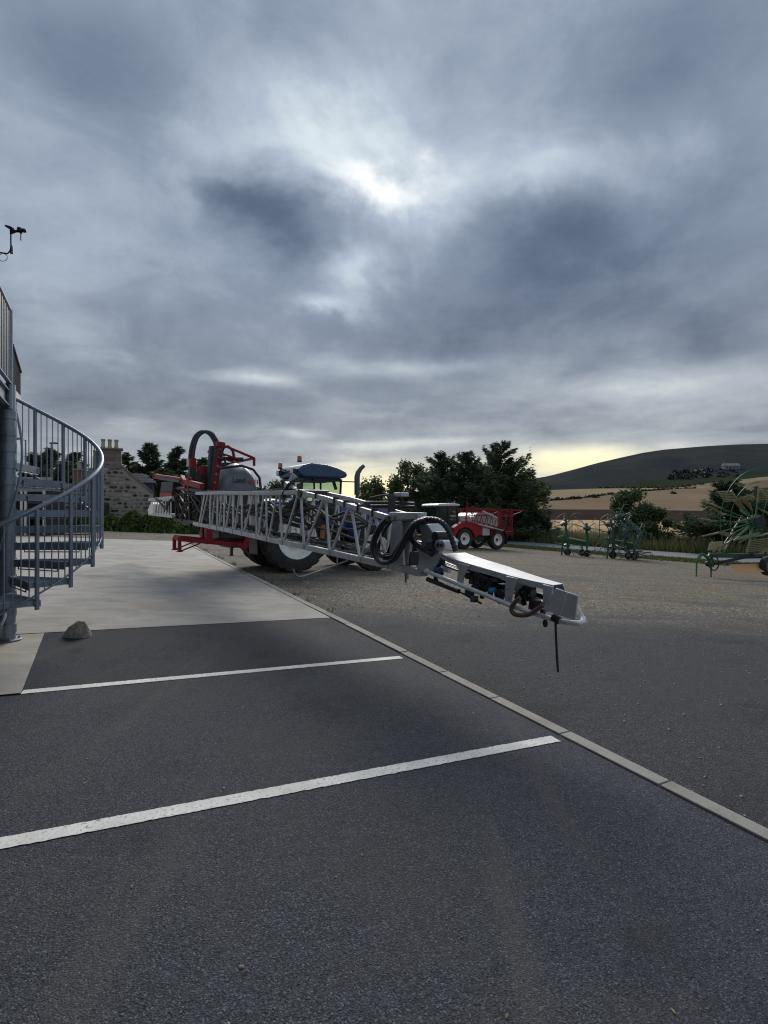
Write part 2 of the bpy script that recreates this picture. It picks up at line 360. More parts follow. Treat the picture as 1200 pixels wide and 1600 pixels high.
# ------------------------------------------------------------------ mesh helpers
class MB:
    """collects shapes; build() links them as ONE mesh object"""
    def __init__(s): s.V = []; s.F = []; s.o = 0
    def add(s, v, f):
        o = len(s.V); s.V += [tuple(map(float, p)) for p in v]; s.F += [tuple(i+o for i in q) for q in f]; return s
    def box(s, c, size, M=None):
        x, y, z = (d/2 for d in size)
        v = [Vector((a*x, b*y, d*z)) for a in (-1, 1) for b in (-1, 1) for d in (-1, 1)]
        if M is not None: v = [M @ p for p in v]
        return s.add([p+Vector(c) for p in v], [(0, 1, 3, 2), (4, 6, 7, 5), (0, 4, 5, 1), (2, 3, 7, 6), (0, 2, 6, 4), (1, 5, 7, 3)])
    def b2(s, lo, hi):
        return s.box([(a+b)/2 for a, b in zip(lo, hi)], [abs(b-a) for a, b in zip(lo, hi)])
    def bar(s, p0, p1, w, h=None, up=(0, 0, 1)):
        """rectangular bar from p0 to p1: w across, h along up"""
        h = h or w; p0 = Vector(p0); p1 = Vector(p1); d = (p1-p0).normalized()
        u = Vector(up); a = d.cross(u)
        if a.length < 1e-3: a = d.cross(Vector((1, 0, 0)))
        a.normalize(); b = a.cross(d)
        v = []
        for p in (p0, p1):
            for i, j in ((-1, -1), (1, -1), (1, 1), (-1, 1)): v.append(p+a*(i*w/2)+b*(j*h/2))
        return s.add(v, [(3, 2, 1, 0), (4, 5, 6, 7), (0, 1, 5, 4), (1, 2, 6, 5), (2, 3, 7, 6), (3, 0, 4, 7)])
    def tube(s, pts, r, n=8, caps=True):
        pts = [Vector(p) for p in pts]; rs = r if isinstance(r, (list, tuple)) else [r]*len(pts)
        v = []; a = None
        for i, p in enumerate(pts):
            d = (pts[min(i+1, len(pts)-1)]-pts[max(i-1, 0)]).normalized()
            if a is None:
                a = d.orthogonal().normalized()
            else:
                a = (a-d*a.dot(d)); a = a.normalized() if a.length > 1e-6 else d.orthogonal().normalized()
            b = d.cross(a)
            for j in range(n):
                t = 2*math.pi*j/n; v.append(p+(a*math.cos(t)+b*math.sin(t))*rs[i])
        f = [(i*n+j, i*n+(j+1) % n, (i+1)*n+(j+1) % n, (i+1)*n+j) for i in range(len(pts)-1) for j in range(n)]
        if caps: f += [tuple(range(n-1, -1, -1)), tuple(range((len(pts)-1)*n, len(pts)*n))]
        return s.add(v, f)
    def lathe(s, prof, M=None, n=32, closed=False):
        """prof: (radius, height) pairs about local z, then M"""
        v = []
        for r_, z in prof:
            for j in range(n):
                t = 2*math.pi*j/n; p = Vector((r_*math.cos(t), r_*math.sin(t), z)); v.append(M @ p if M is not None else p)
        L = len(prof)
        f = [(i*n+j, i*n+(j+1) % n, ((i+1) % L)*n+(j+1) % n, ((i+1) % L)*n+j) for i in range(L if closed else L-1) for j in range(n)]
        return s.add(v, f)
    def prism(s, poly, off):
        """closed polygon of 3-D points pushed along vector off"""
        n = len(poly); o = Vector(off); v = [Vector(p) for p in poly]+[Vector(p)+o for p in poly]
        return s.add(v, [tuple(range(n-1, -1, -1)), tuple(range(n, 2*n))]+[(i, (i+1) % n, (i+1) % n+n, i+n) for i in range(n)])
    def sphere(s, c, r, n=12, m=8, M=None):
        rr = r if isinstance(r, (list, tuple)) else (r, r, r)
        v = []
        for i in range(m+1):
            a = math.pi*i/m
            for j in range(n):
                b = 2*math.pi*j/n
                p = Vector((rr[0]*math.sin(a)*math.cos(b), rr[1]*math.sin(a)*math.sin(b), rr[2]*math.cos(a)))
                if M is not None: p = M @ p
                v.append(p+Vector(c))
        return s.add(v, [(i*n+j, (i+1)*n+j, (i+1)*n+(j+1) % n, i*n+(j+1) % n) for i in range(m) for j in range(n)])
    def build(s, name, m, parent=None, bevel=0, smooth=True, ang=38):
        me = bpy.data.meshes.new(name); me.from_pydata(s.V, [], s.F)
        if smooth and len(me.polygons):
            me.polygons.foreach_set('use_smooth', [True]*len(me.polygons))
            try: me.set_sharp_from_angle(angle=R(ang))
            except Exception: pass
        me.update()
        o = bpy.data.objects.new(name, me); COL.objects.link(o)
        me.materials.append(MATS[m] if isinstance(m, str) else m)
        if parent is not None: o.parent = parent
        if bevel:
            b = o.modifiers.new('bevel', 'BEVEL'); b.width = bevel; b.segments = 2; b.limit_method = 'ANGLE'; b.angle_limit = R(40)
        return o

def tag(o, label=None, cat=None, group=None, kind=None):
    for n_, v_ in (('label', label), ('category', cat), ('group', group), ('kind', kind)):
        if v_: o[n_] = v_
    return o
def thing(name, label, cat, loc=(0, 0, 0), rz=0, group=None, rot=None):
    o = bpy.data.objects.new(name, None); COL.objects.link(o); o.location = loc; o.empty_display_size = .2
    o.rotation_euler = rot if rot else (0, 0, rz)
    return tag(o, label, cat, group)
def children(o): return [c for c in COL.objects if c.parent == o]
def copy_tree(o, parent=None, kids=None):
    c = o.copy(); COL.objects.link(c)
    if parent is not None: c.parent = parent
    for ch in list(o.children): copy_tree(ch, c)
    return c

def sheet(name, fn_z, outline_rows, m, parent=None, kind='structure'):
    """surface from rows of (X,Y) points, heights from fn_z"""
    V = []; F = []
    nr = len(outline_rows); nc = len(outline_rows[0])
    for row in outline_rows:
        for (x, y) in row: V.append((x, y, fn_z(x, y)))
    for i in range(nr-1):
        for j in range(nc-1):
            F.append((i*nc+j, i*nc+j+1, (i+1)*nc+j+1, (i+1)*nc+j))
    mb = MB(); mb.V = V; mb.F = F
    o = mb.build(name, m, parent)
    if kind: o['kind'] = kind
    # normals up
    me = o.data
    if me.polygons[len(me.polygons)//2].normal.z < 0: me.flip_normals()
    return o
def lerp(a, b, t): return tuple(x+(y-x)*t for x, y in zip(a, b))
def quad_rows(A, B, C, Dd, nu, nv):
    """rows over quad A-B (first row) to D-C (last row)"""
    return [[lerp(lerp(A, B, j/nu), lerp(Dd, C, j/nu), i/nv) for j in range(nu+1)] for i in range(nv+1)]

def soup(name, tris, m, parent=None, verts_per=3, smooth=False):
    """fast mesh from an (N,verts_per,3) array"""
    tris = np.asarray(tris, np.float32); n = len(tris)
    me = bpy.data.meshes.new(name)
    me.vertices.add(n*verts_per); me.vertices.foreach_set('co', tris.reshape(-1))
    me.loops.add(n*verts_per); me.loops.foreach_set('vertex_index', np.arange(n*verts_per, dtype=np.int32))
    me.polygons.add(n); me.polygons.foreach_set('loop_start', np.arange(0, n*verts_per, verts_per, dtype=np.int32))
    try: me.polygons.foreach_set('loop_total', np.full(n, verts_per, np.int32))
    except Exception: pass
    me.update(calc_edges=True); me.validate()
    o = bpy.data.objects.new(name, me); COL.objects.link(o); me.materials.append(MATS[m])
    if parent is not None: o.parent = parent
    return o

# ================================================================== GROUND
xs = np.concatenate([np.linspace(-70, -24, 24)[:-1], np.linspace(-24, 26, 101)[:-1], np.linspace(26, 90, 33)])
ys = np.concatenate([np.linspace(-30, -6, 13)[:-1], np.linspace(-6, 34, 81)[:-1], np.linspace(34, 56, 23)])
sheet('ground', lambda x, y: gz(x, y), [[(x, y) for x in xs] for y in ys], 'gravel')

KD = Vector((-.4602, .8878, 0)); KN = Vector((.8878, .4602, 0))         # along the kerb / to its right
K0 = Vector((1.93, 2.70, 0))                                             # a point on the kerb line
def kp(s, n): p = K0+KD*s+KN*n; return (p.x, p.y)
# bay lines run at right angles to the kerb (measured directions)
LD = Vector((-.906, -.423, 0))
PADK = (-.79, 7.95)                                                      # kerb point at the pad's front edge
# asphalt parking surface (left of the kerb)
A1 = kp(-9, 0); A2 = (PADK[0], PADK[1])
far_left = (-4.03, 6.38); near_left = (-3.07, 4.29)
OFF = .010
sheet('parking_asphalt', lambda x, y: gz(x, y)+OFF, quad_rows((-9.5, -6.5), A1, A2, (-4.35, 6.29), 40, 48), 'asphalt')
sheet('concrete_apron', lambda x, y: gz(x, y)+OFF+.012, quad_rows((-9.6, 1.35), (-2.96, 4.385), far_left, (-9.9, 3.6), 16, 8), 'concrete')
# concrete pad behind the bays
PF = kp(23.5, 0)
sheet('concrete_pad', lambda x, y: gz(x, y)+OFF+.004, quad_rows((-17, .48), PADK, PF, (-27, 22.5), 44, 44), 'concrete')
# painted bay lines
def bay_line(p, length, w=.1):
    rl = random.Random(int(length*10)); p = Vector((*p, 0)); d = LD; n = Vector((-d.y, d.x, 0))
    q0 = p-n*(w/2); q1 = p+n*(w/2)
    return sheet('parking_line', lambda x, y: gz(x, y)+OFF+.004, [[(q0.x+d.x*t+n.x*rl.gauss(0, .0022), q0.y+d.y*t+n.y*rl.gauss(0, .0022)), (q1.x+d.x*t+n.x*rl.gauss(0, .0022), q1.y+d.y*t+n.y*rl.gauss(0, .0022))] for t in np.linspace(0, length, 260)], 'road_paint')
bay_line((1.24, 3.88), 4.9)
bay_line((.19, 5.91), 3.5)
bay_line((2.33, 1.78), 5.2)
# kerb of single edging stones
kerb = bpy.data.objects.new('kerb', None); COL.objects.link(kerb); tag(kerb, kind='structure')
rnd = random.Random(4)
s0 = -8.2
i = 0
while s0 < 24:
    ln = .80 if s0 < 6.2 else .86
    a = K0+KD*(s0+.006); b = K0+KD*(s0+ln-.006)
    za = gz(a.x, a.y); zb = gz(b.x, b.y)
    up = .026+rnd.uniform(-.003, .003)
    mb = MB()
    mb.bar((a.x+KN.x*.055, a.y+KN.y*.055, za+up-.075), (b.x+KN.x*.055, b.y+KN.y*.055, zb+up-.075), .105, .15)
    mb.build('kerb_stone', 'kerb_concrete', kerb, bevel=.006)
    s0 += ln
# road beyond the yard and its verges
RC = Vector((15.4, 38.5, 0)); RDir = Vector((-.46, .888, 0)).normalized(); RN = Vector((RDir.y, -RDir.x, 0))
def road_rows(n0, n1, s_a, s_b, ns, nn=4):
    return [[((RC+RDir*s+RN*n_).x, (RC+RDir*s+RN*n_).y) for n_ in np.linspace(n0, n1, nn)] for s in np.linspace(s_a, s_b, ns)]
sheet('verge', lambda x, y: gz(x, y)+.03, road_rows(-3.3, 11, -40, 24, 60, 12), 'verge')
sheet('road', lambda x, y: gz(x, y)+.06, road_rows(-1.5, 1.9, -40, 24, 60, 5), 'road_tarmac')

# ------------------------------------------------------------------ fields and hill, as bands of terrain
CREST = [(-.9, 786), (-.3, 786), (0, 782), (.12, 770), (.24, 756), (.30, 745), (.36, 732), (.393, 724), (.43, 717), (.476, 708), (.524, 702), (.595, 697), (.655, 694), (.714, 693), (.9, 690), (1.2, 700), (1.7, 720)]
def crest(t): return 1.6+(800-float(np.interp(t, [c[0] for c in CREST], [c[1] for c in CREST])))/FPX*1400
def tz(t, Y):
    kk = float(sstep(-.15, .28, t))
    zr = np.interp(Y, [50, 75, 130, 220, 330, 450, 560], [gz(50*t, 50)-.25, -1.9, -.75, 2.9, 9.8, 18.9, 27])
    zl = np.interp(Y, [50, 75, 130, 220, 330, 450, 560], [gz(50*t, 50)-.25, -.3, 0, .5, 2, 4, 7])
    z = zl+(zr-zl)*kk
    if Y > 560:
        u = min(1, (Y-560)/840); c = crest(t); uu = u**.85
        z = z+(c-z)*uu
        if Y > 1400: z = c-(Y-1400)*.25
        z += (3.0*math.sin(t*23+Y*.006)+2*math.sin(t*51+1.3))*math.sin(math.pi*u) if u < 1 else 0
    return float(z)
TS = np.linspace(-1.0, 1.7, 136)
def band(name, lo, hi, m, n, ts=TS):
    rows = []
    V = []
    for i in range(n+1):
        rows.append([])
        for t in ts:
            Y = lo(t)+(hi(t)-lo(t))*i/n; rows[-1].append((t*Y, Y, tz(t, Y)))
    mb = MB(); nc = len(ts)
    mb.V = [p for r_ in rows for p in r_]
    mb.F = [(i*nc+j, i*nc+j+1, (i+1)*nc+j+1, (i+1)*nc+j) for i in range(n) for j in range(nc-1)]
    o = mb.build(name, m); o['kind'] = 'structure'
    return o
f_st = lambda t: 128+10*math.sin(t*5)
f_pl = lambda t: float(np.interp(t, [.2, .45, .62, 1], [215, 212, 196, 180]))
f_up = lambda t: float(np.interp(t, [.2, .29, .36, .55, .7, 1], [270, 292, 325, 520, 590, 620]))
f_tan = lambda t: float(np.interp(t, [.2, .29, .40, .55, .7, 1], [420, 470, 530, 560, 610, 640]))
f_gr = lambda t: f_tan(t)+24+30*math.sin(t*9)**2
band('stubble_field', lambda t: 50, f_st, 'stubble', 14)
band('ploughed_field', f_st, f_pl, 'plough', 8)
band('pasture', f_pl, f_up, 'pasture', 12)
band('harvested_field', f_up, lambda t: max(f_tan(t), f_up(t)+3), 'pale_field', 8)
band('grass_field', lambda t: max(f_tan(t), f_up(t)+3), f_gr, 'green_field', 4)
band('hill', f_gr, lambda t: 1750, 'heather', 40)

# ================================================================== BUILDING AT THE LEFT, mostly out of frame
def wall_pt(s, n, z):                                                    # s along kerb direction from newel, n to its right
    return (-4.2+KD.x*s+KN.x*n, 6.0+KD.y*s+KN.y*n, z)
bld = thing('showroom_building', 'dark boarded showroom building at the left edge beside the spiral stair', 'building', wall_pt(0, -1.5, 0))
B0 = Vector(bld.location)
def wl(s, n, z): return tuple(Vector(wall_pt(s, n, z))-B0)
mb = MB(); mb.prism([wl(-12, -1.25, -.2), wl(2.6, -1.25, -.2), wl(2.6, -8, -.2), wl(-12, -8, -.2)], (0, 0, 7.0)); mb.build('wall', 'cream_render', bld)
s = -11.9
bsrc = None
while s < 2.5:
    if bsrc is None:
        mb = MB(); mb.bar((0, 0, 0), (0, 0, 6.6), .14, .03, up=(KN.x, KN.y, 0)); bsrc = mb.build('cladding_board', 'dark_board', bld); o = bsrc
    else:
        o = bsrc.copy(); COL.objects.link(o); o.parent = bld
    o.location = wl(s, -1.22, .15); s += .16
mb = MB(); mb.prism([wl(-12.3, -.9, 6.85), wl(2.9, -.9, 6.85), wl(2.9, -8, 7.6), wl(-12.3, -8, 7.6)], (0, 0, .18)); mb.build('roof', 'slate', bld)
# boarded end of the porch roof that shows past the stair
mb = MB(); pA = Vector((-5.25, 7.6, 0))-B0; pB = Vector((-5.54, 8.2, 0))-B0
for i in range(7):
    a = pA.lerp(pB, i/7+.004); b = pA.lerp(pB, (i+1)/7-.012)
    za = 3.93-.23*i/7; zb = 3.93-.23*(i+1)/7
    nrm = Vector((-.88, -.42, 0))*.03
    m2 = MB(); m2.prism([(a.x, a.y, 3.375), (b.x, b.y, 3.375), (b.x, b.y, zb), (a.x, a.y, za)], nrm); m2.build('porch_board', 'dark_board', bld)
mb = MB(); mb.prism([tuple(pA+Vector((0, 0, 3.17))), tuple(pB+Vector((0, 0, 3.33))), tuple(pB+Vector((0, 0, 3.37))), tuple(pA+Vector((0, 0, 3.37)))], Vector((-.9, -.43, 0))*1.2)
mb.build('porch_fascia', 'cream_render', bld)
mb = MB(); mb.prism([tuple(pA+Vector((.02, 0, 3.945))), tuple(pB+Vector((.02, 0, 3.715))), tuple(pB+Vector((.02, 0, 3.745))), tuple(pA+Vector((.02, 0, 3.975)))], Vector((-.9, -.43, 0))*1.3)
mb.build('porch_roof', 'slate', bld)

# ================================================================== SPIRAL STAIR
NX, NY = -4.2, 6.0; NG = gz(NX, NY)+OFF+.012
st = thing('spiral_stair', 'galvanised steel spiral staircase with round handrail on the concrete at the left edge', 'staircase', (NX, NY, 0))
RAD = .92
zrail = lambda a: 1.64+(a+40)*.0087                                      # handrail height at angle a (degrees)
zpost = lambda a: .634+(a+40)*.0087
def pol(a, r, z): return (r*math.cos(R(a)), r*math.sin(R(a)), z)
mb = MB(); mb.tube([(0, 0, NG), (0, 0, 3.02)], .076, 28); newel = mb.build('newel_post', 'galv', st)
mb = MB(); mb.tube([(0, 0, NG), (0, 0, NG+.014)], .135, 28); mb.build('base_plate', 'galv', newel, bevel=.003)
for a in (45, 135, 225, 315):
    mb = MB(); mb.tube([pol(a, .108, NG+.014), pol(a, .108, NG+.035)], .012, 6); mb.build('bolt', 'steel', newel)
STEP = 21.0
for kx in range(-2, 12):
    ac = -40+STEP*kx; zt = zpost(ac)+.075
    a0, a1 = ac-STEP-3.5, ac+2.5
    angs = np.linspace(a0, a1, 6)
    mb = MB()
    poly = [pol(a0-4, .075, zt)]+[pol(a, RAD-.01, zt) for a in angs]+[pol(a1, .075, zt)]
    mb.prism(poly, (0, 0, -.012))
    # folded front and back lips, the outer lip
    def lip(p, q, hgt, th=.006):
        mb.bar((p[0], p[1], zt-hgt/2-.006), (q[0], q[1], zt-hgt/2-.006), th, hgt)
    lip(pol(a0-4, .076, 0), pol(a0, RAD-.012, 0), .075); lip(pol(a1, .076, 0), pol(a1, RAD-.012, 0), .06)
    for u, v in zip(angs[:-1], angs[1:]): lip(pol(u, RAD-.014, 0), pol(v, RAD-.014, 0), .05)
    tr = mb.build('tread', 'galv', st)
    # anti slip ribs and the thin riser bar hung under the nosing
    mb = MB()
    for r_ in np.linspace(.2, .86, 16): mb.bar(pol(a0+.5+2/r_*.3, r_, zt+.002), pol(a1-.8, r_, zt+.002), .008, .005)
    mb.build('tread_rib', 'galv', tr)
    mb = MB(); mb.tube([pol(a0-4, .2, zt-.02), pol(a0-3.6, .2, zt-.10), pol(a0-1, RAD-.1, zt-.10), pol(a0-1, RAD-.1, zt-.02)], .0065, 6); mb.build('riser_bar', 'galv_dark', tr)
    mb = MB(); mb.tube([(0, 0, zt-.085), (0, 0, zt+.012)], .086, 24); mb.build('tread_collar', 'galv', tr)
post_src = None
for kx in range(-2, 12):
    a = -40+STEP*kx
    mb = MB(); mb.tube([pol(a, RAD+.012, zpost(a)-.015), pol(a, RAD+.012, zrail(a))], .0215, 14); po = mb.build('stair_post', 'galv', st)
    mb = MB(); mb.box(pol(a, RAD-.01, zpost(a)+.045), (.05, .05, .06), Matrix.Rotation(R(a), 3, 'Z')); mb.build('post_bracket', 'galv', po, bevel=.004)
    for j in range(1, 5):
        b = a+STEP*j/5
        mb = MB(); mb.tube([pol(b, RAD+.012, zpost(b)+.135), pol(b, RAD+.012, zrail(b))], .0062, 6); mb.build('baluster', 'galv', st)
angs = np.arange(-86, 214, 3.0)
mb = MB(); mb.tube([pol(a, RAD+.012, zrail(a)) for a in angs], .023, 14); mb.build('handrail', 'galv', st)
mb = MB(); mb.tube([pol(a, RAD+.012, zpost(a)+.135) for a in angs], .0105, 8); mb.build('lower_rail', 'galv', st)
mb = MB(); mb.tube([pol(a, .133, zrail(a)-.02) for a in np.arange(-100, 212, 6.0)], .0135, 8); mb.build('inner_handrail', 'galv', st)
# landing at the top, its edge runs along the building
def lp(s, n, z): return (KD.x*s+KN.x*n, KD.y*s+KN.y*n, z)
mb = MB(); mb.prism([lp(-3.0, -.03, 2.93), lp(-.08, -.03, 2.93), lp(-.08, -1.18, 2.93), lp(-3.0, -1.18, 2.93)], (0, 0, .03)); ld = mb.build('landing_deck', 'galv_dark', st)
mb = MB(); mb.bar(lp(-3.0, -.01, 2.86), lp(-.06, -.01, 2.86), .012, .17); mb.bar(lp(-3.0, .005, 2.94), lp(-.06, .005, 2.94), .05, .012); mb.bar(lp(-3.0, .005, 2.775), lp(-.06, .005, 2.775), .05, .012)
mb.bar(lp(-.07, -.01, 2.86), lp(-.07, -1.18, 2.86), .012, .17); mb.build('landing_beam', 'galv', st)
for s_ in (-.08, -1.15, -2.2):
    mb = MB(); mb.tube([lp(s_, .03, 2.74), lp(s_, .03, 3.84)], .03, 12); mb.build('guard_post', 'galv', st)
mb = MB(); mb.tube([lp(-3.0, .03, 3.83), lp(-.08, .03, 3.83)], .0215, 10); mb.build('guard_rail', 'galv', st)
mb = MB(); mb.bar(lp(-3.0, .03, 3.02), lp(-.08, .03, 3.02), .04, .012); mb.build('guard_rail', 'galv', st)
for i in range(26):
    s_ = -.18-i*.105
    mb = MB(); mb.bar(lp(s_, .03, 3.02), lp(s_, .03, 3.82), .05, .010, up=(KN.x, KN.y, 0)); mb.build('guard_bar', 'galv_dark', st)

# ================================================================== WIND SENSOR on an arm from the building
WS = Vector((-3.47, 5.0, 4.0))
ws = thing('weather_sensor', 'small black wind sensor with cups and vane on a bent arm high at the left', 'weather station', tuple(WS)); ws.scale = (.78,)*3
mb = MB(); mb.tube([(-2.2, -.95, .075), (-.35, -.05, .025), (-.04, 0, .004), (-.012, 0, .03), (0, 0, .07), (0, 0, .235)], .0085, 10); mb.build('arm', 'black_plastic', ws)
mb = MB(); mb.tube([(.014, -.008, 0), (.014, -.008, .085), (.010, -.006, .10)], [.016, .016, .008], 10); mb.build('clamp', 'galv_dark', ws)
mb = MB(); mb.tube([(-.095+.035*math.cos(t)*1.5, 0, -.012+.045*math.sin(t)-.03) for t in np.linspace(R(100), R(440), 20)], .0035, 6); mb.build('cable_loop', 'black_rubber', ws)
mb = MB(); mb.tube([(0, 0, .235), (0, 0, .29), (-.012, 0, .315)], [.011, .012, .008], 10); mb.lathe([(.002, .02), (.02, .012), (.052, .002), (.054, -.004), (.015, -.016), (.002, -.02)], Matrix.Translation((-.012, 0, .315)) @ Matrix.Rotation(R(14), 4, 'Y'), 20); mb.build('solar_disc', 'black_plastic', ws)
mb = MB(); mb.tube([(0, 0, .262), (.035, 0, .268), (.07, 0, .272), (.11, 0, .272)], [.024, .020, .014, .022], 10); mb.build('bracket', 'black_plastic', ws)
cp = MB()
for a in (20, 140, 260): cp.sphere((.125+.028*math.cos(R(a)), .028*math.sin(R(a)), .283), (.027, .027, .024), 12, 8)
cp.tube([(.125, 0, .245), (.125, 0, .31)], .012, 10); cp.build('cups', 'black_plastic', ws)
mb = MB(); mb.box((.118, 0, .205), (.006, .012, .09)); mb.build('vane', 'galv_dark', ws)

# ================================================================== BOULDER
import bmesh
rnd = random.Random(23)
bx_, by_ = -3.62, 6.34
bmx = bmesh.new()
for i in range(44):
    th = rnd.uniform(0, 6.283); r_ = rnd.uniform(.55, 1)
    zz = rnd.random()**.8
    px_ = .185*math.cos(th)*(1-.55*zz)*r_**.3+(.03*zz); py_ = .13*math.sin(th)*(1-.5*zz)*r_**.3
    bmx.verts.new((px_, py_, zz*.215*(1-.35*abs(px_-.02)/.18)))
for th in np.linspace(0, 6.283, 9)[:-1]: bmx.verts.new((.17*math.cos(th), .125*math.sin(th), -.02))
bmesh.ops.convex_hull(bmx, input=bmx.verts[:])
lonely = [v for v in bmx.verts if not v.link_faces]; bmesh.ops.delete(bmx, geom=lonely, context='VERTS')
bmesh.ops.subdivide_edges(bmx, edges=bmx.edges[:], cuts=3, use_grid_fill=True)
for v in bmx.verts: v.co += Vector((rnd.gauss(0, .0022), rnd.gauss(0, .0022), rnd.gauss(0, .0022)))
meb = bpy.data.meshes.new('boulder'); bmx.to_mesh(meb); bmx.free()
b = bpy.data.objects.new('boulder', meb); COL.objects.link(b); meb.materials.append(MATS['boulder']); b.location = (bx_, by_, gz(bx_, by_)+OFF-.004)
tag(b, 'rough pale boulder lying on the corner of the asphalt by the spiral stair', 'rock')

# ================================================================== COTTAGE
HX, HY = -17.35, 34.0; HG = gz(HX, HY)
ho = thing('stone_cottage', 'rubble stone cottage gable with chimney and three pots behind the hedge', 'house', (HX, HY, HG), R(25))
HW, HE, HA = 2.55, 2.15, 3.95                                            # half width, eaves, apex above ground
gable = [(-HW, 0, 0), (HW, 0, 0), (HW, 0, HE), (.55, 0, HA), (-.55, 0, HA), (-HW, 0, HE)]
mb = MB(); mb.prism(gable, (0, .5, 0)); gw = mb.build('gable_wall', 'mortar', ho)
mb = MB(); mb.b2((-HW, .5, 0), (-HW+.5, 8, HE)); mb.b2((HW-.5, .5, 0), (HW, 8, HE)); mb.prism([(p[0], 7.6, p[2]) for p in gable], (0, .5, 0)); mb.build('side_wall', 'mortar', ho)
rnd = random.Random(5)
row = 0; z = .5; stones = 0
while z < HA-.05:
    hgt = rnd.uniform(.15, .24); x = -HW+rnd.uniform(.03, .2)
    while x < HW-.1:
        w = rnd.choice((.2, .26, .32, .42, .5))*rnd.uniform(.85, 1.15)
        lim = HW if z+hgt < HE else HW-(z+hgt-HE)*(HW-.55)/(HA-HE)
        if -lim+.05 < x and x+w < lim-.05 and stones < 290:
            hh = hgt*rnd.uniform(.62, .88); jz = rnd.uniform(-.025, .025)
            n_ = rnd.choice((6, 7, 8)); pts = []
            for q_ in range(n_):
                t = 2*math.pi*(q_+.5)/n_; e = .75
                pts.append((x+w/2+math.copysign(abs(math.cos(t))**e, math.cos(t))*w*.46*rnd.uniform(.88, 1.05), -.05+rnd.uniform(-.015, .02), z+hgt/2+jz+math.copysign(abs(math.sin(t))**e, math.sin(t))*hh*.5*rnd.uniform(.85, 1.05)))
            m2 = MB(); m2.prism(pts, (0, .09, 0))
            m2.build('stone', 'stone_dark' if rnd.random() < .40 else 'stone', gw, smooth=False); stones += 1
        x += w+rnd.uniform(.05, .09)
    z += hgt+rnd.uniform(.03, .05)
# skew stones on the gable edge, then the slated roof
for sgn in (1, -1):
    for i in range(6):
        a = lerp((HW*sgn, 0, HE), (.62*sgn, 0, HA-.02), i/6); b_ = lerp((HW*sgn, 0, HE), (.62*sgn, 0, HA-.02), (i+.97)/6)
        m2 = MB(); m2.bar((a[0], .22, a[2]+.05), (b_[0], .22, b_[2]+.05), .56, .13); m2.build('skew_stone', 'granite', gw, bevel=.01)
    mb = MB(); mb.prism([(HW*1.06*sgn, .5, HE-.1), (0, .5, HA+.42), (0, .5, HA+.54), (HW*1.06*sgn, .5, HE+.02)], (0, 7.3, 0)); rf = mb.build('roof', 'slate', ho)
    if sgn > 0:
        for rr in range(9):
            for cc in range(16):
                u0, u1 = rr/9, (rr+1.12)/9
                p0 = lerp((HW*1.06, 0, HE+.03), (0, 0, HA+.55), u0); p1 = lerp((HW*1.06, 0, HE+.03), (0, 0, HA+.55), min(1, u1))
                y0 = .55+cc*.45+(rr % 2)*.2
                m2 = MB(); m2.prism([(p0[0], y0, p0[2]+.022), (p0[0], y0+.43, p0[2]+.022), (p1[0], y0+.43, p1[2]+.006), (p1[0], y0, p1[2]+.006)], (0, 0, .012)); m2.build('slate', 'slate', rf, smooth=False)
# low slated wing that shows past the gable
mb = MB(); mb.b2((1.0, 1.35, 0), (2.62, 2.9, HE+.80)); dm = mb.build('wing_wall', 'slate', ho)
mb = MB(); mb.b2((1.9, 1.30, HE+.05), (2.5, 1.36, HE+.62)); mb.build('window', 'cab_glass', dm)
mb = MB(); mb.prism([(.5, 1.15, HE+.76), (2.78, 1.15, HE+.76), (2.12, 2.4, HE+1.42), (.5, 2.4, HE+1.42)], (0, .05, .05)); wr_ = mb.build('wing_roof', 'slate', ho)
for rr in range(5):
    for cc in range(8):
        u = rr/5; x0 = .75+cc*.25+(rr % 2)*.1
        if x0+.24 > 2.75-.66*u: continue
        m2 = MB(); y_ = 1.13+1.25*u; z_ = HE+.79+.66*u; m2.prism([(x0, y_, z_+.02), (x0+.24, y_, z_+.02), (x0+.24, y_+.27, z_+.15), (x0, y_+.27, z_+.15)], (0, -.008, .012)); m2.build('slate', 'slate', wr_, smooth=False)
# chimney
mb = MB(); mb.b2((-.62, -.03, HA-.25), (.66, .62, HA+.98)); ch = mb.build('chimney', 'granite', ho, bevel=.015)
z = HA-.2
for rr in range(5):
    x = -.62
    while x < .6:
        w = min(rnd.choice((.3, .4, .5)), .66-x)
        m2 = MB(); m2.b2((x+.012, -.05, z+.012), (x+w-.012, 0, z+.222)); m2.build('chimney_stone', 'granite', ch, bevel=.008); x += w
    z += .232
mb = MB(); mb.b2((-.72, -.12, HA+.982), (.76, .70, HA+1.10)); mb.build('chimney_cap', 'granite', ch, bevel=.02)
for x in (-.38, .0, .37):
    mb = MB(); mb.lathe([(.02, 0), (.15, 0), (.13, .1), (.105, .18), (.105, .44), (.135, .47), (.135, .56), (.085, .56), (.085, .2)], Matrix.Translation((x, .28, HA+1.10)), 16); mb.build('chimney_pot', 'pot_clay', ch)
mb = MB(); mb.lathe([(.02, 0), (.10, 0), (.085, .3), (.11, .33), (.11, .4), (.06, .4)], Matrix.Translation((-.86, .5, HA+.55)), 12); mb.tube([(-.86, .5, HA-.1), (-.86, .5, HA+.56)], .12, 8); mb.build('chimney_pot', 'pot_clay', ch)
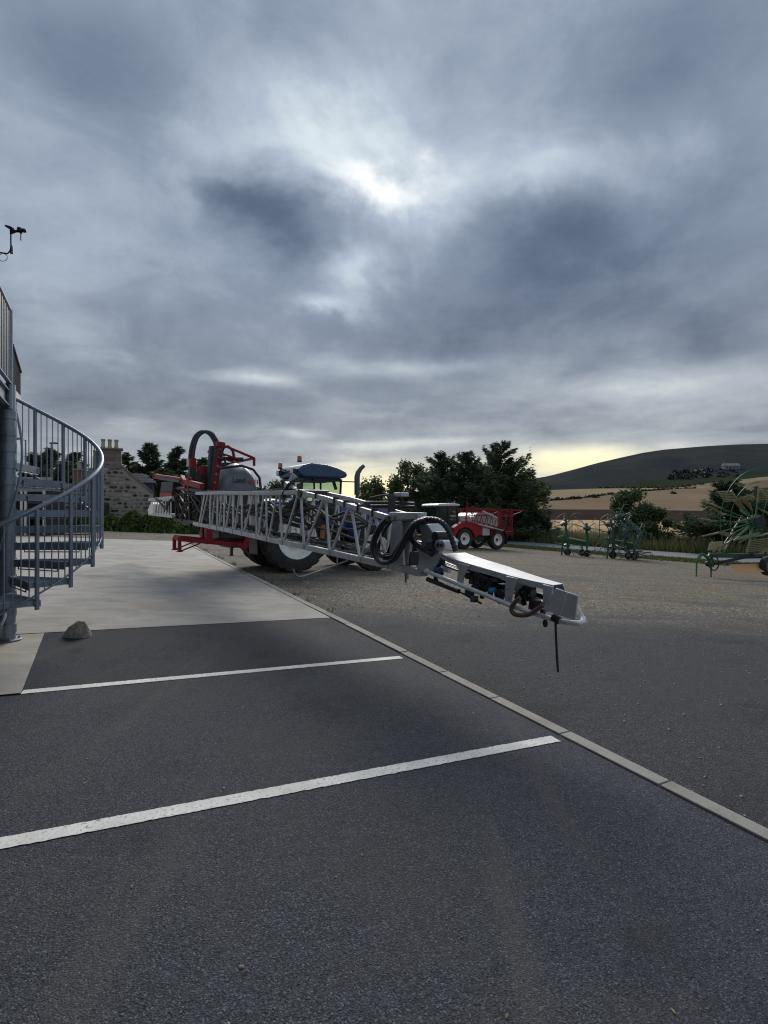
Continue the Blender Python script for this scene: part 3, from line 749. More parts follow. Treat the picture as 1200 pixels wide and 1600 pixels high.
# oil tank / bin beside the wall
bn = thing('oil_tank', 'dark plastic oil tank against the cottage gable behind the hedge', 'tank', (-17.6, 32.7, HG), 0)
mb = MB(); mb.b2((-.9, -.4, .5), (.75, .4, 1.55)); mb.build('shell', 'black_plastic', bn, bevel=.12)
mb = MB(); mb.b2((-.9, -.35, 0), (-.6, .35, .5)); mb.b2((.45, -.35, 0), (.75, .35, .5)); mb.build('plinth', 'mortar', bn)

# ------------------------------------------------------------------ outbuildings seen through the stair
sx0, sy0 = -15.9, 24.0; sg = gz(sx0, sy0)
sh = thing('open_shed', 'low dark open fronted shed with pale posts seen through the spiral stair', 'shed', (sx0, sy0, sg))
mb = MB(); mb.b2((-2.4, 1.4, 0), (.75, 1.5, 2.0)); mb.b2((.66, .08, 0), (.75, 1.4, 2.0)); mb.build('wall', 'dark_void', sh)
for x in (-2.3, -1.2, -.35, -.16, .66):
    mb = MB(); mb.b2((x, 0, 0), (x+.08, .08, 2.0)); mb.build('post', 'cream_render', sh)
mb = MB(); mb.b2((-2.5, -.02, 2.0), (.8, .09, 2.12)); mb.build('beam', 'galv', sh)
mb = MB(); mb.prism([(-2.6, -.15, 2.13), (.9, -.15, 2.13), (.5, 1.0, 2.62), (-2.6, 1.0, 2.62)], (0, 0, .05)); mb.build('roof', 'slate', sh)
mb = MB(); mb.b2((-1.1, .5, 0), (-.4, 1.1, 1.1)); mb.build('bin', 'black_plastic', sh, bevel=.04)
cx0, cy0 = -22.0, 37.0; cg = gz(cx0, cy0)
ct = thing('far_cottage', 'low grey stone outbuilding with tall brick chimney seen through the stair balusters', 'house', (cx0, cy0, cg))
mb = MB(); mb.b2((-4, 0, 0), (1.3, 4, 1.75)); cw = mb.build('wall', 'mortar', ct)
rnd = random.Random(9)
z = .3
while z < 1.6:
    x = -3.0
    while x < 1.2:
        w = rnd.uniform(.25, .55); m2 = MB(); m2.b2((x, -.04, z), (min(x+w, 1.28), .02, z+.19)); m2.build('stone', 'stone' if rnd.random() < .7 else 'stone_dark', cw, bevel=.02); x += w+.06
    z += .25
mb = MB(); mb.prism([(1.5, -.2, 1.7), (1.5, 4.2, 1.7), (1.3, 2, 2.9)], (-5.6, 0, 0)); mb.build('roof', 'slate', ct)
mb = MB(); mb.b2((-.35, 1.7, 2.3), (.12, 2.3, 3.85)); c2 = mb.build('chimney', 'brick_red', ct, bevel=.01)
mb = MB(); mb.b2((-.41, 1.64, 3.85), (.18, 2.36, 3.95)); mb.tube([(-.12, 2, 3.95), (-.12, 2, 4.4)], [.13, .1], 10); mb.build('chimney_pot', 'pot_clay', c2)

# lamp posts behind the stair
def lamp_post(X, Y, zt, out, label):
    gg = gz(X, Y); o = thing('street_lamp', label, 'street lamp', (X, Y, gg), 0, 'lamp posts by the cottage')
    mb = MB(); mb.tube([(0, 0, 0), (0, 0, zt-gg)], [.06, .04], 10); mb.build('pole', 'lamp_grey', o)
    mb = MB(); mb.tube([(0, 0, zt-gg-.02), (out*.5, -.1, zt-gg+.03)], .025, 8); mb.build('arm', 'lamp_grey', o)
    mb = MB(); mb.sphere((out, -.2, zt-gg+.05), (.35, .13, .075), 12, 8); mb.build('lamp_head', 'lamp_grey', o)
lamp_post(-20.0, 30.0, 5.62, -.45, 'grey street lamp with flat head seen between newel post and first balusters')
lamp_post(-22.6, 36.5, 6.2, .3, 'more distant small street lamp rising above the tree tops behind the balusters')

# ================================================================== VEGETATION
def rot_about(v, ax, ang):
    return v*np.cos(ang)+np.cross(ax, v)*np.sin(ang)+ax*np.dot(ax, v)*(1-np.cos(ang))
def conifer(name, label, X, Y, h, r, seed, n=9000, base=.06, lean=(0, 0), m='needles', group=None, droop=.25, dens=1.0, zb=None, extra=(), leaf=.34, cat='tree', ragged=.5, full=.75):
    rg = np.random.default_rng(seed)
    zb = gz(X, Y) if zb is None else zb
    t = thing(name, label, cat, (X, Y, zb-.05), 0, group)
    mb = MB(); pts = [(lean[0]*u*u*h, lean[1]*u*u*h, u*h) for u in np.linspace(0, .97, 9)]
    mb.tube(pts, [max(.02, .024*h*(1-u*.95)) for u in np.linspace(0, 1, 9)], 8); 
    nb = int(36+h*7); br = []
    for i in range(nb):
        u = base+(1-base)*(i+rg.random())/nb
        L = r*(1-u)**full*(1-ragged+ragged*2*rg.random()*.75)+.12*r*(1-u)+.15
        a = rg.random()*2*np.pi; e = .15+.55*u+rg.normal()*.12
        br.append((u, L, a, e))
    for (u, L, a, e) in extra: br.append((u, L, a, e))
    tot = sum(b_[1] for b_ in br); T = []
    for (u, L, a, e) in br:
        o = np.array([lean[0]*u*u*h, lean[1]*u*u*h, u*h]); d = np.array([math.cos(a), math.sin(a), 0.]); up = np.array([0, 0, 1.]); sd_ = np.array([-d[1], d[0], 0])
        cnt = max(14, int(n*L/tot))
        f = rg.random(cnt)**.8
        P = lambda f: o[None]+np.outer(f*L*math.cos(e), d)+np.outer(f*L*math.sin(e)-droop*L*f**2*(1-u*.5)+.10*L*f**4, up)
        c = P(f)
        wid = .30*L*(1-f)**.6*np.minimum(1, f*3+.2)+.08
        lat = rg.uniform(-1, 1, cnt)
        c = c+np.outer(lat*wid, sd_)+np.outer(-np.abs(lat)*wid*.22+rg.normal(0, .05*L+.03, cnt), up)
        dirs = d[None]*(.8+.2*rg.random((cnt, 1)))+np.outer(lat*.9, sd_)+rg.normal(0, .28, (cnt, 3))+up*.05
        dirs /= np.linalg.norm(dirs, axis=1)[:, None]
        ln = leaf*(.6+.8*rg.random(cnt))
        wv = np.cross(dirs, rg.normal(0, 1, (cnt, 3))); wv /= np.linalg.norm(wv, axis=1)[:, None]
        hw = (ln*.20)[:, None]
        T.append(np.stack([c-wv*hw, c+wv*hw, c+dirs*ln[:, None]], 1))
        if L > .5: mb.tube([tuple(P(np.array([q_]))[0]) for q_ in (0, .4, .8)], [.012*L+.01, .008*L+.006, .006], 5, caps=False)
    # leading shoot
    cnt = 60; f = rg.random(cnt); c = np.stack([lean[0]*h*np.ones(cnt)*.97, lean[1]*h*np.ones(cnt)*.97, h*(.93+.08*f)], 1)
    dirs = rg.normal(0, .6, (cnt, 3))+[0, 0, .8]; dirs /= np.linalg.norm(dirs, axis=1)[:, None]; wv = np.cross(dirs, rg.normal(0, 1, (cnt, 3))); wv /= np.linalg.norm(wv, axis=1)[:, None]
    ln = leaf*.6; T.append(np.stack([c-wv*ln*.2, c+wv*ln*.2, c+dirs*ln], 1))
    mb.build('trunk', 'bark', t)
    soup('crown', np.concatenate(T), m, t)
    return t
def broadleaf(name, label, X, Y, h, r, seed, n=7000, m='leaves_dark', leaf=.22, group=None, zb=None, lumps=16, low=.15, cat='tree', open_=.5):
    rg = np.random.default_rng(seed)
    zb = gz(X, Y) if zb is None else zb
    t = thing(name, label, cat, (X, Y, zb-.05), 0, group)
    mb = MB(); mb.tube([(0, 0, 0), (.03*h, .02*h, h*.3), (.01*h, -.02*h, h*.62)], [.03*h, .022*h, .01*h], 8)
    T = []
    for i in range(lumps):
        a = rg.random()*2*np.pi; u = low+(1-low)*((i+.5)/lumps)
        rr = r*math.sqrt(max(.02, 1-((u-.45)/.62)**2))*(.35+.6*rg.random()); c = np.array([rr*math.cos(a), rr*math.sin(a), h*u*.92])
        s_ = np.array([r*.36, r*.36, h*.10+.08*r])*(.7+.6*rg.random())
        mb.tube([(0, 0, h*.25*min(1, u*1.5)), tuple(c*[.5, .5, .8]), tuple(c)], [.012*h, .008*h, .003*h], 5, caps=False)
        cnt = n//lumps
        q_ = rg.normal(0, 1, (cnt, 3)); q_ /= np.linalg.norm(q_, axis=1)[:, None]; rad = rg.random(cnt)**open_
        p = c+q_*rad[:, None]*s_*(1+.35*rg.normal(0, .5, (cnt, 1)))
        dd = q_*.6+rg.normal(0, .7, (cnt, 3)); dd /= np.linalg.norm(dd, axis=1)[:, None]
        wv = np.cross(dd, rg.normal(0, 1, (cnt, 3))); wv /= np.linalg.norm(wv, axis=1)[:, None]
        ln = leaf*(.6+.8*rg.random(cnt))[:, None]
        T.append(np.stack([p-dd*ln*.5, p+wv*ln*.32, p+dd*ln*.5, p-wv*ln*.32], 1))
    mb.build('trunk', 'bark', t); soup('crown', np.concatenate(T), m, t, 4)
    return t
def at(px, Y): return (px-600)/FPX*Y
def top(py, Y): return 1.6-(py-800)/FPX*Y

# conifers behind the cottage
def con_px(label, px, pyt, Y, r, seed, **kw):
    X = at(px, Y); zb = kw.pop('zb', None); zb = gz(X, Y) if zb is None else zb
    return conifer(kw.pop('name', 'conifer_tree'), label, X, Y, top(pyt, Y)-zb, r, seed, zb=zb, **kw)
GT = 'dark trees behind the cottage and sprayer'
con_px('spiky dark conifer rising alone just right of the cottage roof', 234, 693, 44, 1.9, 21, n=9000, group=GT, ragged=.7)
con_px('dense dark conifer behind the red boom of the mounted sprayer', 277, 700, 43, 2.3, 22, n=11000, group=GT)
con_px('short conifer close behind the cottage chimney', 200, 709, 46, 1.7, 23, n=7000, group=GT, ragged=.7)
con_px('small conifer top showing inside the black hose loop', 316, 716, 46, 1.5, 24, n=7000, group=GT, ragged=.7)
con_px('broad low conifer filling the gap below the red boom arm', 255, 735, 40, 2.2, 25, n=7000, group=GT)
con_px('shaggy dark tree beside the street lamp behind the stair', 52, 709, 42, 2.0, 26, n=9000, group=GT, ragged=.7)
con_px('tall dark tree behind the second stair post', 80, 702, 44, 2.3, 27, n=10000, group=GT)
con_px('dark tree behind the brick chimney and third stair post', 118, 708, 45, 2.1, 28, n=9000, group=GT)
con_px('dark tree behind the handrail bend left of the cottage', 100, 722, 41, 1.8, 29, n=8000, group=GT)
# trees beyond the tractor
for px, pyt, Y, r, sd_, lab in ((418, 752, 62, 2.6, 31, 'low round tree showing between grey tank and tractor cab'), (392, 762, 66, 2.2, 32, 'small bush at the foot of the grey tank against the bright sky'),
                           (578, 747, 58, 2.0, 33, 'round leafy tree right of the tractor exhaust against the bright sky'), (566, 756, 60, 1.5, 34, 'leafy tree directly behind the tractor exhaust pipe'), (440, 764, 60, 1.3, 35, 'low tree behind the rear of the tractor cab'),
                           (508, 792, 60, 1.6, 36, 'low tree seen through the tractor cab windows')):
    X = at(px, Y); zb = gz(X, Y)-.3
    broadleaf('leafy_tree', lab, X, Y, top(pyt, Y)-zb, r, sd_, n=5500, leaf=.3, group='trees beyond the blue tractor', zb=zb, open_=.7)
# the big group behind the red sprayer
GB = 'big trees behind the red sprayer'
broadleaf('leafy_tree', 'pale open leafy tree at the left end of the big tree group', at(640, 66), 66, top(715, 66)-gz(3.2, 66)-.2, 3.0, 41, n=9000, leaf=.3, group=GB, open_=.75)
con_px('dense conifer at the left side of the big tree group', 688, 712, 60, 3.9, 42, n=19000, group=GB, m='needles', ragged=.6, full=.5)
con_px('middle conifer of the big tree group behind the red sprayer cab', 726, 708, 58, 4.3, 43, n=18000, group=GB, full=.6, ragged=.65)
con_px('tallest conifer with branches reaching out to the right above the red boom', 781, 691, 54, 4.8, 44, n=24000, group=GB, lean=(.02, 0), ragged=.75, full=.72,
       extra=((.60, 4.2, .02, .80), (.50, 3.9, -.1, .55), (.42, 4.8, .05, .30), (.66, 3.0, .1, .75), (.33, 4.6, -.2, .22), (.25, 4.8, -.1, .08), (.55, 3.6, -.5, .5)))
con_px('wide spreading conifer low behind the red boom', 800, 748, 52, 4.2, 45, n=18000, group=GB, m='needles_light', ragged=.6, full=.4)
con_px('low broad conifer between leafy tree and red sprayer cab', 664, 740, 64, 4.0, 46, n=14000, group=GB, full=.45)
con_px('small dark bushy conifer right of the red sprayer beside the road', 838, 800, 50, 2.0, 47, n=7000, group=GB, ragged=.5)
con_px('conifer filling the middle of the big group behind red boom', 752, 733, 57, 4.2, 48, n=17000, group=GB, full=.45)
# bushes by the road at the right
broadleaf('hawthorn_bush', 'tall dark hawthorn behind the second tedder', at(986, 43), 43, top(764, 43)-gz(19.7, 43), 1.55, 51, n=9000, leaf=.2, group='bushes by the road', cat='bush', lumps=20)
broadleaf('hawthorn_bush', 'rounder lower hawthorn right of the tall one', at(1021, 41), 41, top(788, 41)-gz(20.5, 41), 1.7, 52, n=9000, leaf=.2, group='bushes by the road', cat='bush', lumps=20)
broadleaf('hawthorn_bush', 'wide dark hawthorn bush filling the space behind the green rake', at(1165, 40), 40, top(775, 40)-gz(26.9, 40), 2.6, 55, n=11000, leaf=.22, group='bushes by the road', cat='bush', lumps=24)
con_px('scraggy spreading pine behind the green rake', 1140, 752, 36, 3.1, 53, n=11000, name='pine_tree', ragged=.9, droop=.12, base=.12, leaf=.3, zb=gz(23.1, 36)-.2)
con_px('thin scraggy pine at the right frame edge behind the rake', 1192, 764, 35, 2.0, 54, n=4500, name='pine_tree', ragged=.9, droop=.1, base=.15, leaf=.3, zb=gz(24.7, 35)-.2)
# distant woods and field hedges (geometry on the terrain)
def scatter_clumps(name, pts, size, n, m, seed, kind='stuff', label=None, cat=None):
    rg = np.random.default_rng(seed); T = []
    for (x, y, z, s_) in pts:
        q_ = rg.normal(0, 1, (n, 3)); q_ /= np.linalg.norm(q_, axis=1)[:, None]; q_[:, 2] = np.abs(q_[:, 2])
        p = np.array([x, y, z])+q_*(rg.random(n)**.5)[:, None]*np.array([s_, s_, s_*1.15])
        dd = rg.normal(0, 1, (n, 3)); dd /= np.linalg.norm(dd, axis=1)[:, None]; wv = np.cross(dd, rg.normal(0, 1, (n, 3))); wv /= np.linalg.norm(wv, axis=1)[:, None]
        ln = size*(.6+.8*rg.random(n))[:, None]
        T.append(np.stack([p-dd*ln*.5, p+wv*ln*.4, p+dd*ln*.5, p-wv*ln*.4], 1))
    o = soup(name, np.concatenate(T), m, None, 4)
    tag(o, label, cat, None, kind)
    return o
rg = np.random.default_rng(3)
pts = []
for t in np.arange(.27, .58, .0022):
    if rg.random() < .22+.3*(math.sin(t*60) > .2): continue
    Y = f_up(t); pts.append((t*Y, Y, tz(t, Y)-.4, rg.uniform(.9, 2.0)))
scatter_clumps('field_hedge', pts, 1.2, 42, 'scrub_far', 5, label='dark broken hedgerow crossing the pale fields below the hill', cat='hedge')
pts = []
for t in np.arange(.40, .60, .003):
    if rg.random() < .45: continue
    Y = f_tan(t); pts.append((t*Y, Y, tz(t, Y)-.5, rg.uniform(1.2, 2.4)))
scatter_clumps('upper_hedge', pts, 1.4, 40, 'scrub_far', 6, label='dark hedge line along the foot of the hill', cat='hedge')
pts = []
for i in range(64):
    t = rg.uniform(.53, .66); Y = rg.uniform(600, 690)+(t-.53)*120; Y = max(Y, f_tan(t)+15); pts.append((t*Y, Y, tz(t, Y)-1.5, rg.uniform(2.2, 5.0)*(1.25 if .545 < t < .60 else .8)))
scatter_clumps('far_wood', pts, 2.0, 110, 'wood_far', 7, label='dark patch of wood on the lower slope of the hill', cat='wood')
pts = []
for i in range(60):
    t = rg.uniform(.615, .80); Y = rg.uniform(330, 430); pts.append((t*Y, Y, tz(t, Y)-1, rg.uniform(2.5, 4.6)))
scatter_clumps('scrub_wood', pts, 1.6, 110, 'scrub_far', 8, label='dark scrubby trees below the farmhouse at the right edge', cat='wood')
for t, Y, s_, sd_, lab in ((.393, 340, 2.6, 1, 'single round bush standing out in the pale upper field'), (.27, 245, 2.0, 2, 'small dark bush at the left of the upper field'), (.538, 400, 2.4, 3, 'lone bush in the field left of the green rake')):
    o = scatter_clumps('field_bush', [(t*Y, Y, tz(t, Y)-.3, s_)], .9, 160, 'scrub_far', 20+sd_, kind=None, label=lab, cat='bush'); o['group'] = 'lone bushes in the fields'
# far farm building
fx, fy = .648*680, 680; fz = tz(.648, 680)
fh = thing('farmhouse', 'pale grey farm building among trees on the hillside', 'house', (fx, fy, fz), R(-8))
mb = MB(); mb.b2((-9, 0, -1), (9, 9, 4.2)); fwl = mb.build('wall', 'farm_wall', fh)
for x in (-6, -2, 2, 6):
    m2 = MB(); m2.b2((x-.7, -.1, 1), (x+.7, .05, 2.6)); m2.build('window', 'dark_void', fwl)
mb = MB(); mb.prism([(-9.5, -.6, 4), (-9.5, 9.6, 4), (-9.5, 4.5, 7.4)], (19, 0, 0)); frf = mb.build('roof', 'farm_wall', fh)
mb = MB(); mb.b2((-8.5, 4, 6.5), (-7, 5, 8.6)); mb.build('chimney', 'mortar', frf)

# hedge in front of the cottage: five shrubs running into each other
rg = np.random.default_rng(14)
for i, (px0, px1, hh, lab) in enumerate(((20, 95, 1.05, 'green shrub behind the spiral stair at the left end of the planting'), (90, 165, .95, 'low green shrub under the cottage gable beside the stair posts'), (160, 215, 1.25, 'yellowish green shrub in front of the cottage gable'),
                                   (205, 262, 1.55, 'tall bushy green shrub below the far boom wing'), (250, 305, 1.15, 'dark green shrub behind the sprayer linkage'), (295, 345, .95, 'low green shrub behind the red rear post of the sprayer'))):
    Y = 31.0; x0, x1 = at(px0, Y), at(px1, Y); gg = gz((x0+x1)/2, Y)
    t = thing('hedge_shrub', lab, 'shrub', ((x0+x1)/2, Y, gg), 0, 'shrubs in front of the cottage')
    n = 6500; w = (x1-x0)/2+.25
    p = np.stack([rg.uniform(-w, w, n), rg.normal(0, .45, n), rg.random(n)**.75], 1)
    lum = .72+.28*np.sin(p[:, 0]*3.1+i)*np.sin(p[:, 0]*1.3+2*i)
    p[:, 2] *= hh*lum*np.clip(1.05-np.abs(p[:, 0]/w)**3*.35, 0, 1)*np.clip(1-(p[:, 1]/1.25)**2, .2, 1)
    dd = rg.normal(0, .5, (n, 3))+[0, -.1, .7]; dd /= np.linalg.norm(dd, axis=1)[:, None]; wv = np.cross(dd, rg.normal(0, 1, (n, 3))); wv /= np.linalg.norm(wv, axis=1)[:, None]
    ln = (.10+.14*rg.random(n))[:, None]
    soup('foliage', np.stack([p-dd*ln*.5, p+wv*ln*.3, p+dd*ln*.5, p-wv*ln*.3], 1), 'leaves_hedge', t, 4)
    mb = MB()
    for q_ in range(9): x = w*(q_-4)/4.5; mb.tube([(x, 0, 0), (x+.1*math.sin(q_*3), .05, hh*.6)], [.02, .008], 5)
    mb.build('stem', 'bark', t)
# grass along the road, tall weeds on the far verge
def blades(name, n, fx_, hmin, hmax, m, seed, wid=.02, label=None):
    rg = np.random.default_rng(seed); sarr, narr = fx_(rg, n)
    x = RC.x+RDir.x*sarr+RN.x*narr; y = RC.y+RDir.y*sarr+RN.y*narr; z = g(x, y)+.02
    hgt = rg.uniform(hmin, hmax, n); a = rg.random(n)*2*np.pi; w = wid*(1+rg.random(n))
    b0 = np.stack([x-np.cos(a)*w, y-np.sin(a)*w, z], 1); b1 = np.stack([x+np.cos(a)*w, y+np.sin(a)*w, z], 1)
    tip = np.stack([x+rg.normal(0, .22, n)*hgt, y+rg.normal(0, .22, n)*hgt, z+hgt], 1)
    o = soup(name, np.stack([b0, b1, tip], 1), m); tag(o, label, 'grass' if label else None, None, 'stuff'); return o
blades('verge_grass', 26000, lambda rg, n: (rg.uniform(-32, 20, n), -1.55-np.abs(rg.normal(0, .95, n))), .06, .20, 'grass', 31, .03, 'short green grass between gravel yard and road')
blades('verge_weeds', 30000, lambda rg, n: (rg.uniform(-32, 22, n), rg.uniform(2.0, 9.5, n)), .25, .8, 'grass', 32, .035, 'tall rough grass beyond the road')
blades('dry_weeds', 9000, lambda rg, n: (rg.uniform(-32, 22, n), rg.uniform(3.0, 10, n)), .5, 1.25, 'dry_grass', 33, .022, 'pale dry grass stems on the far verge')
# loose stones on the tarmac and gravel
rg = np.random.default_rng(77); PV = []; PF2 = []
mbp = MB()
for i in range(2600):
    if i < 900: X = rg.uniform(.5, 9); Y = rg.uniform(2.6, 9)
    else: X = rg.uniform(-3, 14); Y = rg.uniform(8, 20)
    if (Vector((X, Y, 0))-K0).dot(KN) < .14: continue
    s_ = rg.uniform(.005, .013) if i < 900 else rg.uniform(.008, .022)
    z0 = gz(X, Y); a = rg.random()*6.28
    v = [(X+s_*1.3*math.cos(a), Y+s_*1.3*math.sin(a), z0+.003), (X-s_*math.sin(a), Y+s_*math.cos(a), z0+.003), (X-s_*1.1*math.cos(a), Y-s_*1.1*math.sin(a), z0+.003), (X+s_*math.sin(a), Y-s_*math.cos(a), z0+.003), (X+s_*.2, Y, z0+s_*1.1)]
    mbp.add(v, [(0, 1, 4), (1, 2, 4), (2, 3, 4), (3, 0, 4)])
o = mbp.build('loose_gravel', 'pebble', smooth=False); tag(o, kind='stuff')

# ================================================================== BLUE TRACTOR AND MOUNTED SPRAYER
PHI = R(35); FW = (math.cos(PHI), math.sin(PHI)); LF = (-FW[1], FW[0]); OX, OY = -2.74, 14.4
def Tp(px, py, yl):
    """point of the machine's lengthways plane y = yl that was measured at (px, py)"""
    t = (px-600)/FPX; x = (t*(OY+yl*LF[1])-OX-yl*LF[0])/(FW[0]-t*FW[1]); Y = OY+x*FW[1]+yl*LF[1]
    return (x, yl, 1.6-(py-800)/FPX*Y)
def Bp(px, py, xf):
    """the same for the crossways plane x = xf"""
    t = (px-600)/FPX; bx = OX+xf*FW[0]; by = OY+xf*FW[1]
    s_ = (t*by-bx)/(-LF[0]+t*LF[1]); Y = by-s_*LF[1]
    return (xf, -s_, 1.6-(py-800)/FPX*Y)
def lg(x, y): return gz(OX+x*FW[0]+y*LF[0], OY+x*FW[1]+y*LF[1])
AXY = Matrix.Rotation(R(90), 4, 'X')                                     # turns a lathe's z axis onto -y

def wheel(parent, c, rad, wid, rim, side, lugs=18, rim_mat='rim_white', hub_mat='rim_white', steer=0.0, hubcol=None):
    """tyre > lugs, rim > hub; side -1 shows its outer face to -y"""
    w = wid/2
    M = Matrix.Translation(c) @ Matrix.Rotation(steer, 4, 'Z') @ (AXY if side < 0 else AXY.inverted())
    mb = MB(); prof = [(rim, -w*.82), (rim+.03, -w*.95), (rim+(rad-rim)*.35, -w*1.02), (rad*.93, -w*.93), (rad*.965, -w*.7), (rad*.975, 0), (rad*.965, w*.7), (rad*.93, w*.93), (rim+(rad-rim)*.35, w*1.02), (rim+.03, w*.95), (rim, w*.82), (rim-.02, 0)]
    mb.lathe(prof, M, 48, closed=True); ty = mb.build('tyre', 'tyre', parent, ang=50)
    mb = MB()
    for i in range(lugs):
        for sd_ in (-1, 1):
            a0 = 2*math.pi*(i+(.5 if sd_ > 0 else 0))/lugs; a1 = a0+2*math.pi/lugs*.95
            p = []
            for (a, hz, rr) in ((a0, w*.03*sd_, rad*.97), (a1, w*.97*sd_, rad*.915)):
                p.append((a, hz, rr))
            aw = .20*2*math.pi/lugs
            v = []
            for a, hz, rr in p:
                for da in (-aw, aw):
                    for dr in (-.02, rad*.034 if hz*sd_ < w*.5 else rad*.05): v.append(M @ Vector(((rr+dr)*math.cos(a+da), (rr+dr)*math.sin(a+da), hz)))
            mb.add(v, [(0, 1, 3, 2), (4, 6, 7, 5), (0, 4, 5, 1), (2, 3, 7, 6), (1, 5, 7, 3), (0, 2, 6, 4)])
    lg_ = mb.build('tread_lug', 'tyre', parent, smooth=False); lg_['kind'] = 'stuff'
    mb = MB(); mb.lathe([(rim+.025, w*.97), (rim+.03, w*.90), (rim-.015, w*.86), (rim-.03, w*.55), (rim*.86, w*.35), (rim*.84, w*.2), (rim*.60, w*.12), (rim*.56, w*.20), (rim*.30, w*.26), (rim*.27, w*.30), (.005, w*.30)], M, 44)
    mb.lathe([(rim-.01, w*.8), (rim-.02, -w*.85), (rim+.02, -w*.92)], M, 44)
    rm = mb.build('rim', rim_mat, parent)
    mb = MB(); mb.lathe([(rim*.27, w*.28), (rim*.26, w*.50), (rim*.2, w*.62), (.005, w*.64)], M, 20)
    hb = mb.build('hub', hubcol or 'steel', parent)
    for i in range(8):
        a = 2*math.pi*i/8
        mb = MB(); p = M @ Vector((rim*.43*math.cos(a), rim*.43*math.sin(a), w*.22)); q_ = M @ Vector((rim*.43*math.cos(a), rim*.43*math.sin(a), w*.32)); mb.tube([p, q_], .018*rad/.8, 6); mb.build('wheel_nut', 'steel', parent)
    return ty

tr = thing('tractor', 'blue tractor with white wheel rims and dark blue roof carrying the grey tank', 'tractor', (OX, OY, 0), PHI)
RR = .885
wr = thing('rear_wheel', None, None); wr.parent = tr; wheel(wr, (0, -.76, lg(0, -.76)+RR-.01), RR, .50, .52, -1, 19)
wr2 = thing('rear_wheel', None, None); wr2.parent = tr; wheel(wr2, (0, .76, lg(0, .76)+RR-.01), RR, .50, .52, 1, 19)
FR = .66
for sy in (-1, 1):
    w_ = thing('front_wheel', None, None); w_.parent = tr; wheel(w_, (2.42, .80*sy, lg(2.42, .8*sy)+FR-.01), FR, .42, .36, sy, 16, steer=R(-14))
# chassis, engine, axles
mb = MB(); mb.b2((-.35, -.26, .62), (3.5, .26, 1.05)); mb.b2((1.5, -.30, .9), (3.3, .30, 1.25)); mb.tube([(0, -.6, .86), (0, .6, .86)], .16, 14); mb.tube([(2.42, -.7, .52), (2.42, .7, .52)], .10, 10); mb.b2((-.8, -.3, .5), (-.3, .3, 1.2))
mb.build('chassis', 'black_plastic', tr, bevel=.02)
mb = MB(); mb.prism([(1.5, -.41, 1.18), (1.5, -.41, 1.72), (1.5, -.28, 1.88), (1.5, .28, 1.88), (1.5, .41, 1.72), (1.5, .41, 1.18)], (1.0, 0, -.05)); mb.build('bonnet', 'blue_paint', tr, bevel=.03)
mb = MB(); mb.prism([(2.51, -.40, 1.12), (2.51, -.40, 1.66), (2.51, -.27, 1.83), (2.51, .27, 1.83), (2.51, .40, 1.66), (2.51, .40, 1.12)], (1.1, 0, -.13)); mb.build('bonnet_nose', 'blue_paint', tr, bevel=.05)
for sy in (-1, 1):
    mb = MB(); mb.b2((1.7, .415*sy-.008, 1.3), (2.45, .415*sy+.008, 1.6)); gr_ = mb.build('side_grille', 'black_plastic', tr)
    for j in range(6):
        m2 = MB(); m2.b2((1.72, .427*sy-.006, 1.325+j*.046), (2.43, .427*sy+.006, 1.345+j*.046)); m2.build('grille_slat', 'galv_dark', gr_)
mb = MB(); mb.b2((1.75, -.86, .82), (2.15, -.45, 1.32)); mb.build('fuel_tank', 'blue_paint', tr, bevel=.06)
mb = MB(); mb.b2((3.6, -.3, .75), (3.95, .3, 1.2)); mb.build('front_weight', 'black_plastic', tr, bevel=.04)
# fenders
for sy in (-1, 1):
    rows = []
    for a in np.linspace(18, 165, 15):
        rows.append([(1.0*math.cos(R(a)), y*sy, lg(0, -.76)+RR+(1.0+.05*(1-abs(y-.75)/.3))*math.sin(R(a))*.98) for y in (.46, .75, 1.03)])
    mb = MB(); V = [p for r_ in rows for p in r_]; mb.V = V+[(p[0]*.975, p[1], p[2]-.025) for p in V]; nn = len(V)
    for i in range(14):
        for j in range(2):
            a_ = i*3+j; mb.F.append((a_, a_+1, a_+4, a_+3)); mb.F.append((nn+a_, nn+a_+3, nn+a_+4, nn+a_+1))
        mb.F.append((i*3, i*3+3, nn+i*3+3, nn+i*3)); mb.F.append((i*3+2, nn+i*3+2, nn+i*3+5, i*3+5))
    mb.build('fender', 'blue_paint' if sy > 0 else 'blue_paint', tr)
# cab
cab = thing('cab', None, None); cab.parent = tr; cab.scale = (.70, .82, 1); cab.location = (.40, 0, 0)
mb = MB(); mb.b2((-.25, -.74, 1.02), (1.5, .74, 1.16)); mb.b2((1.38, -.55, 1.16), (1.52, .55, 1.72)); mb.b2((-.25, -.74, 1.16), (-.19, .74, 1.62)); mb.build('cab_floor', 'black_plastic', cab, bevel=.02)
rp = [(-.30, 2.58), (-.33, 2.70), (-.1, 2.83), (.25, 2.90), (.9, 2.875), (1.4, 2.80), (1.74, 2.70), (1.84, 2.62), (1.74, 2.55), (1.45, 2.50), (-.1, 2.50)]
mb = MB(); mb.prism([(x, -.80, z) for x, z in rp], (0, 1.6, 0)); mb.build('roof', 'roof_blue', cab, bevel=.07)
mb = MB(); mb.prism([(x, -.70, z) for x, z in ((-.2, 2.44), (1.55, 2.44), (1.6, 2.51), (-.2, 2.51))], (0, 1.4, 0)); mb.build('headliner', 'black_plastic', cab)
